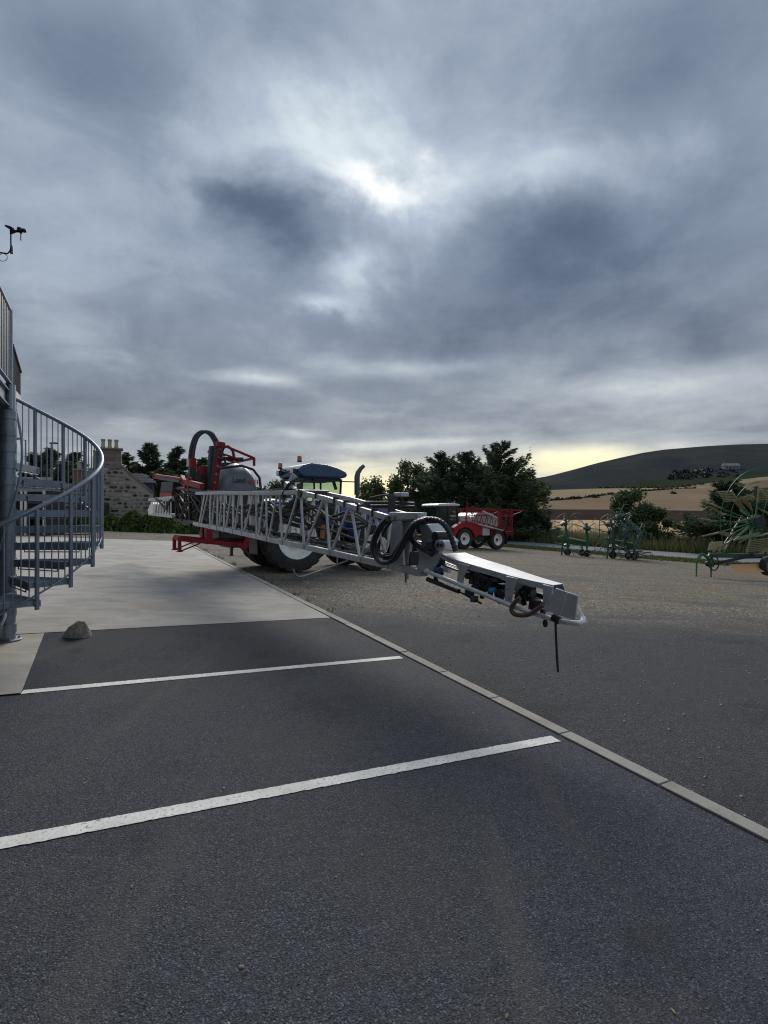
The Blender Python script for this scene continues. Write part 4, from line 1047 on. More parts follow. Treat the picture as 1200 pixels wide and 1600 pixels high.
for sy in (-1, 1):
    for (p, q_, w) in (((1.50, .66, 1.16), (1.56, .72, 2.5), .075), ((.38, .77, 1.16), (.36, .75, 2.5), .07), ((-.22, .74, 1.5), (-.14, .72, 2.5), .09)):
        mb = MB(); mb.bar((p[0], p[1]*sy, p[2]), (q_[0], q_[1]*sy, q_[2]), w, w); mb.build('pillar', 'black_plastic', cab, bevel=.012)
    for (x0, x1, z0) in ((.43, 1.47, 1.2), (-.17, .31, 1.62)):
        mb = MB(); mb.prism([(x0, .765*sy, z0), (x1, .735*sy, z0), (x1+.04, .735*sy, 2.47), (x0, .765*sy, 2.47)], (0, .008*sy, 0)); mb.build('side_window', 'cab_glass', cab)
mb = MB(); mb.prism([(1.525, -.62, 1.72), (1.525, .62, 1.72), (1.575, .68, 2.48), (1.575, -.68, 2.48)], (.008, 0, 0)); mb.build('windscreen', 'cab_glass', cab)
mb = MB(); mb.prism([(-.235, -.66, 1.64), (-.235, .66, 1.64), (-.17, .66, 2.48), (-.17, -.66, 2.48)], (-.008, 0, 0)); mb.build('rear_window', 'cab_glass', cab)
# light grey rear quarter panel
mb = MB(); mb.bar(Tp(461, 742, -.83), Tp(447, 768, -.83), .05, .19, up=(1, 0, 0)); mb.build('quarter_panel', 'galv', tr, bevel=.02)
mb = MB(); mb.b2((.25, -.26, 1.45), (.72, .26, 1.60)); mb.prism([(.22, -.25, 1.55), (.34, -.25, 1.55), (.22, -.25, 2.15), (.12, -.25, 2.15)], (0, .5, 0)); mb.b2((.12, -.15, 2.17), (.2, .15, 2.38)); mb.build('driver_seat', 'black_rubber', cab, bevel=.04)
mb = MB(); M_ = Matrix.Translation((1.05, 0, 1.93)) @ Matrix.Rotation(R(-32), 4, 'Y')
mb.tube([M_ @ Vector((.2*math.cos(t), .2*math.sin(t), 0)) for t in np.linspace(0, 2*math.pi, 25)], .016, 6, caps=False); mb.tube([M_ @ Vector((0, 0, 0)), (1.22, 0, 1.45)], .03, 8); mb.bar(M_ @ Vector((-.2, 0, 0)), M_ @ Vector((.2, 0, 0)), .03, .015); mb.build('steering_wheel', 'black_plastic', cab)
mb = MB(); mb.bar(Tp(521, 752, -.3), Tp(525, 765, -.3), .10, .05); mb.bar(Tp(520, 748, -.3), Tp(522, 753, -.3), .02); mb.build('monitor', 'black_plastic', tr)
mb = MB(); mb.tube([(.5, -.55, 1.2), (.62, -.5, 1.9), (.75, -.45, 2.15), (.95, -.4, 2.1)], .014, 6); mb.build('grab_rail', 'black_plastic', cab)
# beacons, work lamps, exhaust, mirror, steps
for (px, py, yl) in ((468, 722, -.62), (438, 733, .25)):
    p = Tp(px, py, yl); b_ = MB(); b_.lathe([(.004, .0), (.062, .0), (.064, .03), (.058, .04)], Matrix.Translation(p), 16); bb = b_.build('beacon', 'black_plastic', tr)
    b_ = MB(); b_.lathe([(.054, .04), (.058, .07), (.056, .14), (.045, .165), (.003, .172)], Matrix.Translation(p), 16); b_.build('lens', 'beacon', bb)
    if yl > 0:
        b_ = MB(); b_.tube([(p[0], p[1], p[2]), (p[0]+.02, p[1], p[2]-.14), (p[0]+.02, p[1], p[2]-.34), (p[0]+.38, p[1], p[2]-.35)], .014, 6); b_.bar((p[0], p[1], p[2]-.02), (p[0]+.35, p[1], p[2]-.02), .03, .03); b_.build('bracket', 'black_plastic', bb)
for y in (-.55, .45):
    mb = MB(); mb.b2((.06, y*.9-.1, 2.60), (.19, y*.9+.1, 2.74)); wlp = mb.build('work_lamp', 'black_plastic', tr, bevel=.02)
    mb = MB(); mb.b2((.05, y*.9-.08, 2.62), (.062, y*.9+.08, 2.72)); mb.build('lens', 'white_paint', wlp)
ex = [Tp(557, 790, -.62), Tp(558, 765, -.62)]
mb = MB(); mb.tube([ex[0], (ex[0][0]+.02, -.62, 2.05), (ex[0][0]+.02, -.62, 2.1)], .045, 12); mb.tube([(ex[0][0]+.02, -.62, 2.08), (ex[0][0]+.02, -.62, 2.58), (ex[0][0]+.05, -.62, 2.70), (ex[0][0]+.14, -.62, 2.82), (ex[0][0]+.24, -.62, 2.90)], [.078, .078, .07, .06, .055], 14); mb.build('exhaust', 'galv_dark', tr)
mb = MB(); mb.bar((1.45, -.55, 2.44), (ex[0][0]+.02, -.62, 2.44), .03, .03); mb.build('exhaust_bracket', 'black_plastic', tr)
for j in range(3):
    mb = MB(); mb.b2((1.0, -.98, .45+j*.24), (1.4, -.78, .48+j*.24)); mb.build('step', 'black_plastic', tr)
mb = MB(); mb.bar((1.0, -.97, .43), (1.0, -.80, 1.05), .02, .06); mb.bar((1.4, -.97, .43), (1.4, -.80, 1.05), .02, .06); mb.build('step_frame', 'black_plastic', tr)
mb = MB(); mb.tube([Tp(503, 843, -1.1), Tp(504, 830, -1.1), Tp(505, 820, -1.1)], .06, 10); mb.build('accumulator', 'wood_brown', tr)

# ------------------------------------------------------------------ mounted sprayer
sr = thing('mounted_sprayer', 'red framed sprayer with grey domed tank and long aluminium boom spread out towards the viewer', 'sprayer', (OX, OY, 0), PHI)
# tank: domed, flat flanked
def dome_tank(cx_, cy_, hx, hy, z0, z1, n=40, m=16):
    mb = MB()
    for i in range(m+1):
        u = i/m; z = z0+(z1-z0)*u
        k_ = 1.0 if u < .45 else max(0, 1-((u-.45)/.55)**2.6)**.5
        kb = min(1, .80+u*1.4)
        for j in range(n):
            a = 2*math.pi*j/n; c_, s_ = math.cos(a), math.sin(a); e = .42
            x = math.copysign(abs(c_)**e, c_)*hx*max(.05, k_)*kb; y = math.copysign(abs(s_)**e, s_)*hy*(1 if u < .55 else max(.1, 1-((u-.55)/.45)**3*.55))*kb
            mb.V.append((cx_+x, cy_+y, z))
    for i in range(m):
        for j in range(n): mb.F.append((i*n+j, i*n+(j+1) % n, (i+1)*n+(j+1) % n, (i+1)*n+j))
    mb.F.append(tuple(range(m*n, (m+1)*n))); mb.F.append(tuple(range(n-1, -1, -1)))
    return mb
tk = dome_tank(-1.43, -.05, .44, .95, 1.15, 2.80).build('tank', 'tank_grey', sr, ang=60)
mb = MB(); mb.tube([(-1.45, .1, 2.76), (-1.45, .1, 2.84)], .2, 18); mb.build('tank_lid', 'black_plastic', tk)
mb = MB(); mb.prism([(-1.82, -1.0, 1.12), (-1.02, -1.0, 1.12), (-1.04, -1.0, 1.32), (-1.8, -1.0, 1.32)], (0, 1.95, 0)); mb.build('tank_cradle', 'black_plastic', sr, bevel=.02)
mb = MB(); pts = [(-1.95, -.75, 2.62), (-1.72, -.92, 2.66), (-1.45, -.97, 2.70), (-1.18, -.99, 2.62), (-1.03, -1.01, 2.42), (-1.0, -1.02, 2.1), (-1.02, -1.02, 1.8)]
mb.tube(pts, .032, 10); mb.build('fill_hose', 'hose', tk)
def flat_text(body, size, loc, m, parent, name):
    cu = bpy.data.curves.new(name, 'FONT'); cu.body = body; cu.size = size; cu.extrude = .004; cu.align_x = 'LEFT'; cu.offset = .0025*size/.15
    tmp = bpy.data.objects.new('tmp', cu); me = bpy.data.meshes.new_from_object(tmp); bpy.data.objects.remove(tmp); o = bpy.data.objects.new(name, me); COL.objects.link(o); o.location = loc; o.rotation_euler = (R(90), 0, 0); me.materials.clear(); me.materials.append(MATS[m]); o.parent = parent
    return o
flat_text('Land', .17, (-1.70, -1.004, 2.30), 'print_dark', tk, 'lettering')
flat_text('quip', .17, (-1.31, -1.004, 2.30), 'print_red', tk, 'lettering')
flat_text('MCLAN 4', .10, (-1.72, -1.004, 2.03), 'print_dark', tk, 'lettering')
mb = MB(); mb.b2((-1.88, -1.16, 1.30), (-1.0, -1.0, 2.03)); mb.build('control_station', 'black_plastic', sr, bevel=.03)
for i in range(4):
    mb = MB(); mb.tube([(-1.75+i*.2, -1.16, 1.55+.1*(i % 2)), (-1.75+i*.2, -1.22, 1.55+.1*(i % 2))], .07, 14); mb.build('valve_wheel', 'galv_dark' if i % 2 else 'black_plastic', sr)
# sloping red guard rail over the tank
p0, p1, p2 = Tp(352, 697, -.85), Tp(397, 716, -.9), Tp(397, 728, -.9)
mb = MB(); mb.bar(p0, p1, .05, .05); mb.bar(p1, p2, .05, .05); mb.bar(Tp(347, 709, -.85), Tp(375, 718, -.88), .04, .04); mb.bar((p0[0], .5, p0[2]), (p1[0], .5, p1[2]), .05, .05); mb.bar((p1[0], .5, p1[2]+.0), (p1[0], p1[1], p1[2]), .05, .05); mb.build('guard_rail', 'red_paint', sr)
mb = MB(); mb.tube([Tp(344, 718, -.7), Tp(352, 716, -.75), Tp(366, 717, -.8), Tp(380, 717, -.85)], .05, 8); mb.tube([Tp(345, 712, -.6), Tp(349, 700, -.65), Tp(357, 697, -.7), Tp(364, 705, -.75), Tp(366, 716, -.8)], .035, 8); mb.tube([Tp(346, 704, -.6), Tp(350, 712, -.6), Tp(352, 722, -.62), Tp(350, 730, -.65)], .025, 8)
mb.build('hose', 'hose', sr)
# mast, twin column and big hose loop
def strap(mb_, p, q_, w, h, up=(0, 0, 1)): mb_.bar(p, q_, w, h, up)
mb = MB(); mb.bar(Tp(345.5, 693, -.5), Tp(332.5, 774, -.5), .17, .12, up=(1, 0, 0)); mb.bar(Tp(338, 694, -.5), Tp(350, 696, -.5), .20, .13); mst = mb.build('mast', 'red_paint', sr, bevel=.012)
for i in range(6):
    a = Tp(344-i*2.2, 702+i*13, -.58); mb = MB(); mb.tube([a, (a[0], a[1]-.035, a[2])], .022, 8); mb.build('bolt', 'steel', mst)
mb = MB(); mb.bar(Tp(331, 697, -.35), Tp(325, 772, -.35), .17, .10, up=(1, 0, 0)); mb.build('lift_ram', 'black_plastic', sr, bevel=.02)
mb = MB(); mb.bar(Tp(337, 695, -.45), Tp(329, 772, -.45), .05, .05); mb.build('ram_rod', 'galv_dark', sr)
hl = [(300, 736), (299, 718), (301, 700), (306, 684), (313, 676.5), (320, 674.5), (328, 677), (334, 684), (338.5, 695), (337, 712), (333, 735), (329, 760)]
hpts = [Tp(px, py, -.42+(.55 if i < 5 else .55-.08*(i-4))) for i, (px, py) in enumerate(hl)]
def smoothpts(P, n=6):
    P = [Vector(p) for p in P]; out = []
    for i in range(len(P)-1):
        a, b, c, d = P[max(i-1, 0)], P[i], P[i+1], P[min(i+2, len(P)-1)]
        for j in range(n):
            t = j/n; out.append(.5*((2*b)+(c-a)*t+(2*a-5*b+4*c-d)*t*t+(3*b-a-3*c+d)*t**3))
    return out+[P[-1]]
def ribbed(mb_, P, r, n=10, rib=.12, every=2):
    rs = [r*(1+rib*(1 if (i//every) % 2 else -1)*.5) for i in range(len(P))]; mb_.tube(P, rs, n)
mb = MB()
hs = smoothpts(hpts, 8)
for dx_, dy_ in ((-.03, .02), (.03, -.03), (0, .04)): mb.tube([p+Vector((dx_, dy_, 0)) for p in hs], .042, 9)
mb.build('hose_loop', 'hose', sr)
mb = MB(); a, b_ = Tp(301, 716, .1), Tp(301, 731, .1); mb.tube([a, b_], .085, 12); mb.build('hose_sleeve', 'red_paint', sr)
mb = MB(); a, b_ = Tp(295, 717, .15), Tp(295, 729, .15); mb.tube([a, b_], .05, 10); mb.build('silver_valve', 'aluminium', sr)
mb = MB(); mb.bar(Tp(300, 731, .1), Tp(300, 753, .1), .2, .16, up=(1, 0, 0)); mb.build('hose_clamp', 'black_plastic', sr, bevel=.02)
# red linkage stack behind the tank
mb = MB(); mb.bar(Tp(317, 728, -.1), Tp(320, 778, -.1), .15, .2, up=(1, 0, 0)); mb.bar(Tp(311, 733, .0), Tp(309, 768, .0), .07, .1, up=(1, 0, 0)); mb.build('linkage', 'red_paint', sr, bevel=.015)
mb = MB(); mb.bar(Tp(322, 780, -.15), Tp(334, 765, -.15), .06, .09); mb.bar(Tp(312, 770, -.1), Tp(332, 800, -.1), .06, .08); mb.build('linkage_arm', 'red_paint', sr, bevel=.01)
mb = MB()
for i in range(5): mb.tube(smoothpts([Tp(309+i*3, 740, -.2), Tp(306+i*3, 750+i*2, -.3), Tp(312+i*3, 765, -.3), Tp(318+i*2, 775+i, -.25)], 4), .016, 6)
mb.build('hydraulic_hose', 'black_rubber', sr)
# boom centre frame
CX = -2.55
mb = MB()
for (a, b_, w) in (((272, 762), (318, 768), .07), ((274, 812), (318, 818), .08), ((275, 760), (277, 815), .08), ((318, 768), (318, 818), .08), ((296, 758), (298, 822), .07), ((276, 770), (297, 800), .045), ((297, 772), (317, 806), .045), ((278, 806), (296, 778), .045)):
    mb.bar(Bp(*a, CX), Bp(*b_, CX), w, w)
cf = mb.build('centre_frame', 'black_plastic', sr, bevel=.008)
mb = MB(); mb.prism([Bp(298, 768, CX+.1), Bp(318, 770, CX+.1), Bp(318, 814, CX+.1), Bp(299, 816, CX+.1)], (.12, 0, 0)); mb.prism([Bp(280, 798, CX+.08), Bp(316, 800, CX+.08), Bp(312, 822, CX+.08), Bp(284, 820, CX+.08)], (.14, 0, 0)); mb.build('valve_block', 'black_plastic', cf, bevel=.02)
rgx = random.Random(8)
for i in range(7):
    p = [(rgx.uniform(274, 316), rgx.uniform(760, 815)) for _ in range(4)]
    mb = MB(); mb.tube(smoothpts([Bp(*q_, CX-.06+.02*i) for q_ in p], 5), .018, 6); mb.build('boom_hose', 'black_rubber', cf)
mb = MB(); mb.bar(Bp(285, 752, CX), Bp(316, 760, CX), .10, .13); mb.bar(Bp(296, 746, CX), Bp(296, 772, CX), .08, .10, up=(1, 0, 0)); mb.build('top_beam', 'red_paint', sr, bevel=.012)
mb = MB(); mb.bar(Bp(242, 744, CX), Bp(287, 751, CX), .10, .13); mb.tube([Bp(243, 740, CX), Bp(243, 748, CX)], .08, 10); mb.bar(Bp(284, 747, CX), Bp(292, 760, CX), .10, .15); mb.build('folding_arm', 'red_paint', sr, bevel=.012)
mb = MB(); mb.bar(Bp(250, 748, CX-.06), Bp(281, 752, CX-.06), .05, .05); mb.build('folding_ram', 'galv_dark', sr)
mb = MB(); mb.prism([Bp(252, 753, CX-.1), Bp(270, 752, CX-.1), Bp(269, 769, CX-.1), Bp(250, 769, CX-.1)], (.3, 0, 0)); lb = mb.build('light_board', 'black_plastic', sr, bevel=.02)
mb = MB(); mb.prism([Bp(250, 769.5, CX-.1), Bp(268, 769.5, CX-.1), Bp(267, 780, CX-.1), Bp(249, 779, CX-.1)], (.28, 0, 0)); mb.build('red_cover', 'red_bright', lb, bevel=.01)
# lower chassis: post, rails, rear stand with braces
mb = MB(); mb.bar(Tp(325, 812, -.85), Tp(326, 850, -.85), .20, .14, up=(1, 0, 0)); mb.bar(Tp(317, 812, -.6), Tp(318, 848, -.6), .18, .1, up=(1, 0, 0)); mb.build('rear_post', 'red_paint', sr, bevel=.012)
mb = MB(); mb.bar(Tp(280, 842, -.9), Tp(388, 853, -.9), .08, .10); mb.bar(Tp(272, 839, -.62), Tp(388, 849, -.62), .08, .09); mb.bar(Tp(273, 840, -.60), Tp(281, 842, -.92), .07, .09); mb.build('chassis_rail', 'red_paint', sr, bevel=.01)
for (px, py0, py1, yl) in ((280.5, 843, 862, -.9), (272.5, 840, 859, -.62)):
    mb = MB(); mb.bar(Tp(px, py0, yl), Tp(px, py1, yl), .085, .07, up=(1, 0, 0)); x_, y_, z_ = Tp(px, py1, yl); mb.box((x_, y_, z_), (.13, .12, .014)); sg_ = mb.build('stand_leg', 'red_paint', sr, bevel=.006)
    mb = MB(); mb.bar(Tp(px+2, py1-1, yl), Tp(px+32, py0+6, yl), .028, .028); mb.build('brace', 'red_paint', sg_)
mb = MB(); mb.b2((-1.95, -.85, .95), (-1.05, .8, 1.14)); mb.b2((-1.6, -.5, .72), (-1.15, .3, .98)); mb.build('pump_housing', 'black_plastic', sr, bevel=.04)
mb = MB(); mb.bar(Tp(362, 852, -.8), Tp(361.5, 868, -.8), .06, .06); mb.box(Tp(361.5, 868, -.8), (.09, .09, .012)); mb.build('stand_foot', 'black_plastic', sr)
mb = MB(); mb.bar(Tp(378, 858, -.9), Tp(388, 838, -.9), .10, .12); mb.tube([Tp(376, 846, -1.0), Tp(371, 851, -1.0), Tp(367, 848, -1.0)], .018, 6); mb.build('lift_bracket', 'red_paint', sr, bevel=.01)
# curved bar hanging at the side
mb = MB(); mb.tube(smoothpts([Tp(458, 889, -2.3), Tp(461, 897, -2.3), Tp(467, 901, -2.3), Tp(478, 899, -2.2), Tp(510, 888, -1.7), Tp(543, 876, -.9)], 6), .026, 8); mb.bar(Tp(527, 870, -.95), Tp(527, 882, -1.2), .04, .04); mb.build('catch_bar', 'steel', sr)

# ------------------------------------------------------------------ the boom, right wing
bm = thing('boom_wing', None, None); bm.parent = sr
NEAR, FAR_ = -2.72, -2.34
topc = [(307, 771), (350, 770), (395, 770.5), (440, 770), (466, 769), (509, 779), (560, 795), (606, 809)]
botc = [(303, 817), (343, 825), (385, 834), (425, 843), (460, 850), (520, 863), (560, 872), (610, 883), (657, 894)]
def lininterp(T_, px): return float(np.interp(px, [p[0] for p in T_], [p[1] for p in T_]))
def chord(T_, xf, w, h, name, m, par=bm):
    mb = MB()
    for a, b_ in zip(T_[:-1], T_[1:]): mb.bar(Bp(*a, xf), Bp(*b_, xf), w, h)
    return mb.build(name, m, par, bevel=.006)
chord(topc, NEAR, .05, .062, 'top_chord', 'aluminium'); chord([(a, b_+1) for a, b_ in botc], NEAR, .05, .072, 'bottom_chord', 'aluminium')
# the same chords on the far side of the boom, in the same local line (y, z) as the near ones
def shiftx(P, dx_): return (P[0]+dx_, P[1], P[2])
DXX = FAR_-NEAR
for T_, nm, hh in ((topc, 'top_chord', .05), (botc, 'bottom_chord', .06)):
    mb = MB()
    for a, b_ in zip(T_[:-1], T_[1:]): mb.bar(shiftx(Bp(*a, NEAR), DXX), shiftx(Bp(*b_, NEAR), DXX), .045, hh)
    mb.build(nm, 'aluminium', bm, bevel=.005)
ups = [(319.5, 311.5), (329, 328), (340, 339.5), (351, 350), (365, 364), (378, 378), (400.5, 401), (416, 417), (437, 441), (470, 475), (509, 515), (549, 562), (586, 606)]
prev = None
for i, (pt, pb) in enumerate(ups):
    A_ = Bp(pt, lininterp(topc, pt)+2, NEAR); B_ = Bp(pb, lininterp(botc, pb)-1, NEAR)
    th = .032 if pt < 430 else .036
    mb = MB(); mb.tube([A_, B_], th*.5, 10); mb.build('upright', 'alu_white', bm)
    mb = MB(); mb.bar(Bp(pb-2.2, lininterp(botc, pb)-3, NEAR-.03), Bp(pb-2.2, lininterp(botc, pb)+4.5, NEAR-.03), .012, .075 if pt > 420 else .06, up=(0, 1, 0)); mb.build('gusset', 'aluminium', bm)
    if prev is not None:
        C_ = Bp(prev[1]+3, lininterp(botc, prev[1]+3)-1, NEAR); D_ = Bp(pt-4, lininterp(topc, pt-4)+2, NEAR)
        mb = MB(); mb.bar(C_, D_, .022, .03); mb.build('diagonal', 'aluminium', bm)
        # members of the far side
        mid = (prev[0]+pt)/2
        P1, P2 = shiftx(Bp(mid, lininterp(topc, mid)+2, NEAR), DXX), shiftx(Bp(mid+1, lininterp(botc, mid+1)-1, NEAR), DXX)
        mb = MB(); mb.tube([P1, P2], .013, 8); mb.build('upright', 'alu_white', bm)
        Q1 = shiftx(Bp(prev[1], lininterp(botc, prev[1])-1, NEAR), DXX)
        mb = MB(); mb.bar(Q1, P1, .02, .026); mb.build('diagonal', 'aluminium', bm)
        # cross ties between the two sides
        mb = MB(); mb.bar(B_, shiftx(B_, DXX), .03, .03); mb.bar(A_, shiftx(A_, DXX), .025, .025); mb.build('cross_tie', 'aluminium', bm)
    prev = (pt, pb)
# grey plates inside the truss
for px, w in ((394, .16), (345, .12), (474, .22)):
    a = Bp(px, lininterp(topc, px)+4, NEAR+.18); b_ = Bp(px+1, lininterp(botc, px)-2, NEAR+.18); mb = MB(); mb.bar(a, b_, .02, w, up=(0, 1, 0)); mb.build('fold_plate', 'aluminium', bm, bevel=.004)
# spray pipe, nozzle bodies, hoses lying on the bottom chord
mb = MB(); mb.tube([shiftx(Bp(px, lininterp(botc, px)-4, NEAR), .20) for px in (306, 343, 385, 425, 460, 520, 560, 610, 650)], .017, 8); mb.build('spray_pipe', 'steel', bm)
for i in range(19):
    yb = -1.3-i*.42; px = None
    # find the bottom chord height at this distance along the boom
    tpts = [Bp(*q_, NEAR) for q_ in botc]; zz = float(np.interp(-yb, [-p[1] for p in tpts], [p[2] for p in tpts]))
    mb = MB(); mb.tube([(NEAR+.2, yb, zz+.10), (NEAR+.2, yb, zz+.02)], [.03, .026], 8); mb.tube([(NEAR+.16, yb-.04, zz+.06), (NEAR+.24, yb+.04, zz+.06)], .024, 8); mb.sphere((NEAR+.12, yb, zz+.06), .032, 8, 6); mb.build('nozzle_body', 'black_plastic', bm)
for i in range(8):
    rg2 = random.Random(40+i); dz0 = .03+.012*i
    P = []
    for px in np.linspace(310, 600, 12): 
        q_ = Bp(px, lininterp(botc, px)-5-rg2.uniform(0, 7), NEAR); P.append(shiftx(q_, .08+.03*i+rg2.uniform(-.02, .02)))
    mb = MB(); mb.tube(smoothpts(P, 4), .013, 6); mb.build('boom_hose', 'black_rubber', bm)
for i in range(5):
    rg2 = random.Random(60+i); P = []
    for px in np.linspace(312, 462, 9): q_ = Bp(px, lininterp(topc, px)-1-rg2.uniform(0, 5), NEAR); P.append(shiftx(q_, .06+.05*i))
    mb = MB(); mb.tube(smoothpts(P, 4), .012, 6); mb.build('boom_hose', 'black_rubber', bm)
for i in range(11):
    rg2 = random.Random(80+i); P = []; lo_ = rg2.uniform(.25, .75); pa = rg2.choice((308, 330, 380)); pb_ = rg2.choice((440, 470, 560))
    for px in np.linspace(pa, pb_, 8):
        u_ = lo_+rg2.uniform(-.14, .14); q_ = Bp(px, lininterp(topc, px)*(1-u_)+lininterp(botc, px)*u_, NEAR); P.append(shiftx(q_, .10+.03*(i % 8)))
    mb = MB(); mb.tube(smoothpts(P, 4), rg2.choice((.018, .024, .032)), 6); mb.build('boom_hose', 'black_rubber', bm)
for (cxp, cyp, rr) in ((333, 800, 9), (480, 815, 12), (345, 795, 8), (462, 786, 7)):
    P = [Bp(cxp+rr*.7*math.cos(t), cyp+rr*math.sin(t), NEAR+.1) for t in np.linspace(0, 5.6, 18)]
    mb = MB(); mb.tube(P, .018, 7); mb.build('hose_coil', 'black_rubber', bm)
# first folding joint above the rear wheel
mb = MB(); a = Bp(467, 771, NEAR-.05); mb.tube([a, (a[0]+.45, a[1], a[2])], .055, 16); jn = mb.build('fold_pivot', 'black_plastic', bm)
mb = MB(); mb.prism([Bp(461, 765, NEAR-.03), Bp(476, 767, NEAR-.03), Bp(478, 779, NEAR-.03), Bp(462, 777, NEAR-.03)], (.03, 0, 0)); mb.build('pivot_plate', 'aluminium', bm, bevel=.004)
for i in range(5):
    P = smoothpts([Bp(452+i*3, 755-i*2, NEAR+.05*i), Bp(442+i, 772, NEAR-.02+.04*i), Bp(446+i*2, 786+i, NEAR-.04+.04*i), Bp(458+i*2, 783, NEAR+.04*i), Bp(463, 772, NEAR+.04*i)], 5)
    mb = MB(); mb.tube(P, .019, 7); mb.build('joint_hose', 'hose', bm)
mb = MB(); mb.bar(Bp(448, 756, NEAR+.1), Bp(464, 770, NEAR+.1), .07, .07); mb.build('fold_ram', 'aluminium', bm)
# cable ties on the sloping top chord
for px in (496, 525, 541, 562, 585):
    a = Bp(px, lininterp(topc, px)-1.5, NEAR); mb = MB(); mb.box(a, (.075, .018, .085)); mb.build('strap', 'black_rubber', bm)
# black tubes lying along the top near the second joint
mb = MB()
for j, (y0, y1) in enumerate(((788, 790), (785.5, 787.5), (791, 792.5))): mb.tube([Bp(570, y0, FAR_-.04*j), Bp(612, (y0+y1)/2-1, FAR_-.04*j), Bp(648, y1, FAR_-.04*j)], .022, 8)
mb.tube([Bp(578, 778, FAR_), Bp(600, 773.5, FAR_), Bp(622, 776, FAR_), Bp(630, 786, FAR_)], .014, 6)
mb.build('top_hose', 'black_rubber', bm)
mb = MB(); mb.bar(Bp(573, 786, NEAR+.1), Bp(574, 800, NEAR+.1), .06, .06); mb.build('hose_post', 'black_plastic', bm)
mb = MB(); mb.bar(Bp(612, 774, NEAR+.1), Bp(612, 800, NEAR+.1), .06, .06); mb.build('hose_post', 'black_plastic', bm)
mb = MB(); mb.box(Bp(627, 773, FAR_), (.12, .14, .05)); mb.build('sensor_box', 'aluminium', bm, bevel=.01)
# second joint: tall plates, link box, pivots
J = NEAR-.04
mb = MB(); mb.prism([Bp(608, 800, J), Bp(652, 801, J), Bp(650, 812, J), Bp(612, 814, J), Bp(608, 812, J)], (.13, 0, 0)); mb.build('joint_head', 'aluminium', bm, bevel=.01)
mb = MB(); mb.prism([Bp(612, 814, J), Bp(626, 814, J), Bp(630, 884, J), Bp(608, 882, J), Bp(609, 850, J)], (.035, 0, 0)); mb.build('joint_plate', 'aluminium', bm, bevel=.006)
mb = MB(); mb.prism([Bp(628, 815, J+.05), Bp(649, 813, J+.05), Bp(640, 850, J+.05), Bp(637, 884, J+.05), Bp(624, 884, J+.05)], (.04, 0, 0)); mb.build('joint_plate', 'aluminium', bm, bevel=.006)
mb = MB(); mb.prism([Bp(608, 880, J), Bp(657, 891, J), Bp(656, 901, J), Bp(607, 889, J)], (.10, 0, 0)); mb.build('joint_foot', 'aluminium', bm, bevel=.006)
mb = MB(); mb.tube([Bp(613, 809, J-.02), shiftx(Bp(613, 809, J-.02), .06)], .03, 14); mb.tube([Bp(634, 895, J+.04), Bp(634, 910, J+.04)], .012, 8); mb.bar(Bp(636, 896, J+.04), Bp(637, 905, J+.04), .02, .02); mb.build('joint_pin', 'steel', bm)
lk = mb = MB(); mb.prism([Bp(654, 822, J), Bp(667, 819, J), Bp(676, 832, J), Bp(690, 846, J), Bp(688, 858, J), Bp(671, 897, J), Bp(651, 891, J), Bp(657, 858, J), Bp(659, 838, J)], (.05, 0, 0)); lk = mb.build('link_plate', 'aluminium', bm, bevel=.006)
mb = MB(); mb.prism([Bp(655, 821.5, J+.052), Bp(667, 818.5, J+.052), Bp(676, 832, J+.052), Bp(690, 846, J+.052), Bp(688, 850, J+.052), Bp(672, 838, J+.052), Bp(662, 828, J+.052)], (.22, 0, 0)); mb.build('link_box', 'aluminium', bm, bevel=.006)
mb = MB(); mb.prism([Bp(651, 845, J+.28), Bp(672, 850, J+.28), Bp(668, 895, J+.28), Bp(650, 890, J+.28)], (.04, 0, 0)); mb.build('link_plate', 'aluminium', bm)
for (px, py, rr) in ((679, 838, .045), (684, 852, .05), (690, 852, .042)):
    a = Bp(px, py, J-.03); mb = MB(); mb.tube([a, shiftx(a, .16)], rr, 18); pv = mb.build('link_pivot', 'aluminium' if px > 680 else 'black_plastic', bm, bevel=.004)
    mb = MB(); mb.tube([shiftx(a, -.008), shiftx(a, .01)], rr*.4, 10); mb.build('pivot_pin', 'black_plastic', bm)
mb = MB(); mb.tube([Bp(678, 845, J-.0), Bp(678, 857, J-.0)], .02, 8); mb.box(Bp(676, 853, J-.01), (.1, .08, .07)); mb.box(Bp(643, 872, J+.12), (.12, .10, .14)); mb.box(Bp(640, 850, J+.2), (.10, .12, .3)); mb.build('valve', 'black_plastic', bm, bevel=.01)
# thick hoses at the second joint
main = [(604, 811), (594, 822), (585, 840), (582.5, 858), (587, 872), (598, 879.5), (612, 876), (622, 862), (632, 842), (642, 825), (652, 816), (664, 812.5)]
for i, (dx_, dy_, dxf, rr) in enumerate(((0, 0, -.06, .022), (3, 1.5, -.02, .022), (-2, 1.5, .03, .020), (5, -2.5, .05, .020), (1.5, -3, .09, .018))):
    P = smoothpts([Bp(px+dx_*(1 if k_ > 5 else .8), py+dy_-(2.2*i if 2 < k_ < 8 else 0), NEAR-.10+dxf) for k_, (px, py) in enumerate(main)], 6)
    mb = MB(); mb.tube(P, rr, 10); mb.build('main_hose', 'hose', bm)
mb = MB(); ribbed(mb, smoothpts([Bp(px, py, NEAR-.12) for px, py in ((628, 850), (637, 832), (647, 818.5), (660, 812.5), (676, 811.5), (690, 816), (700, 828), (706.5, 844), (712, 861))], 12), .024, 12, .16, 2); mb.build('corrugated_hose', 'hose', bm)
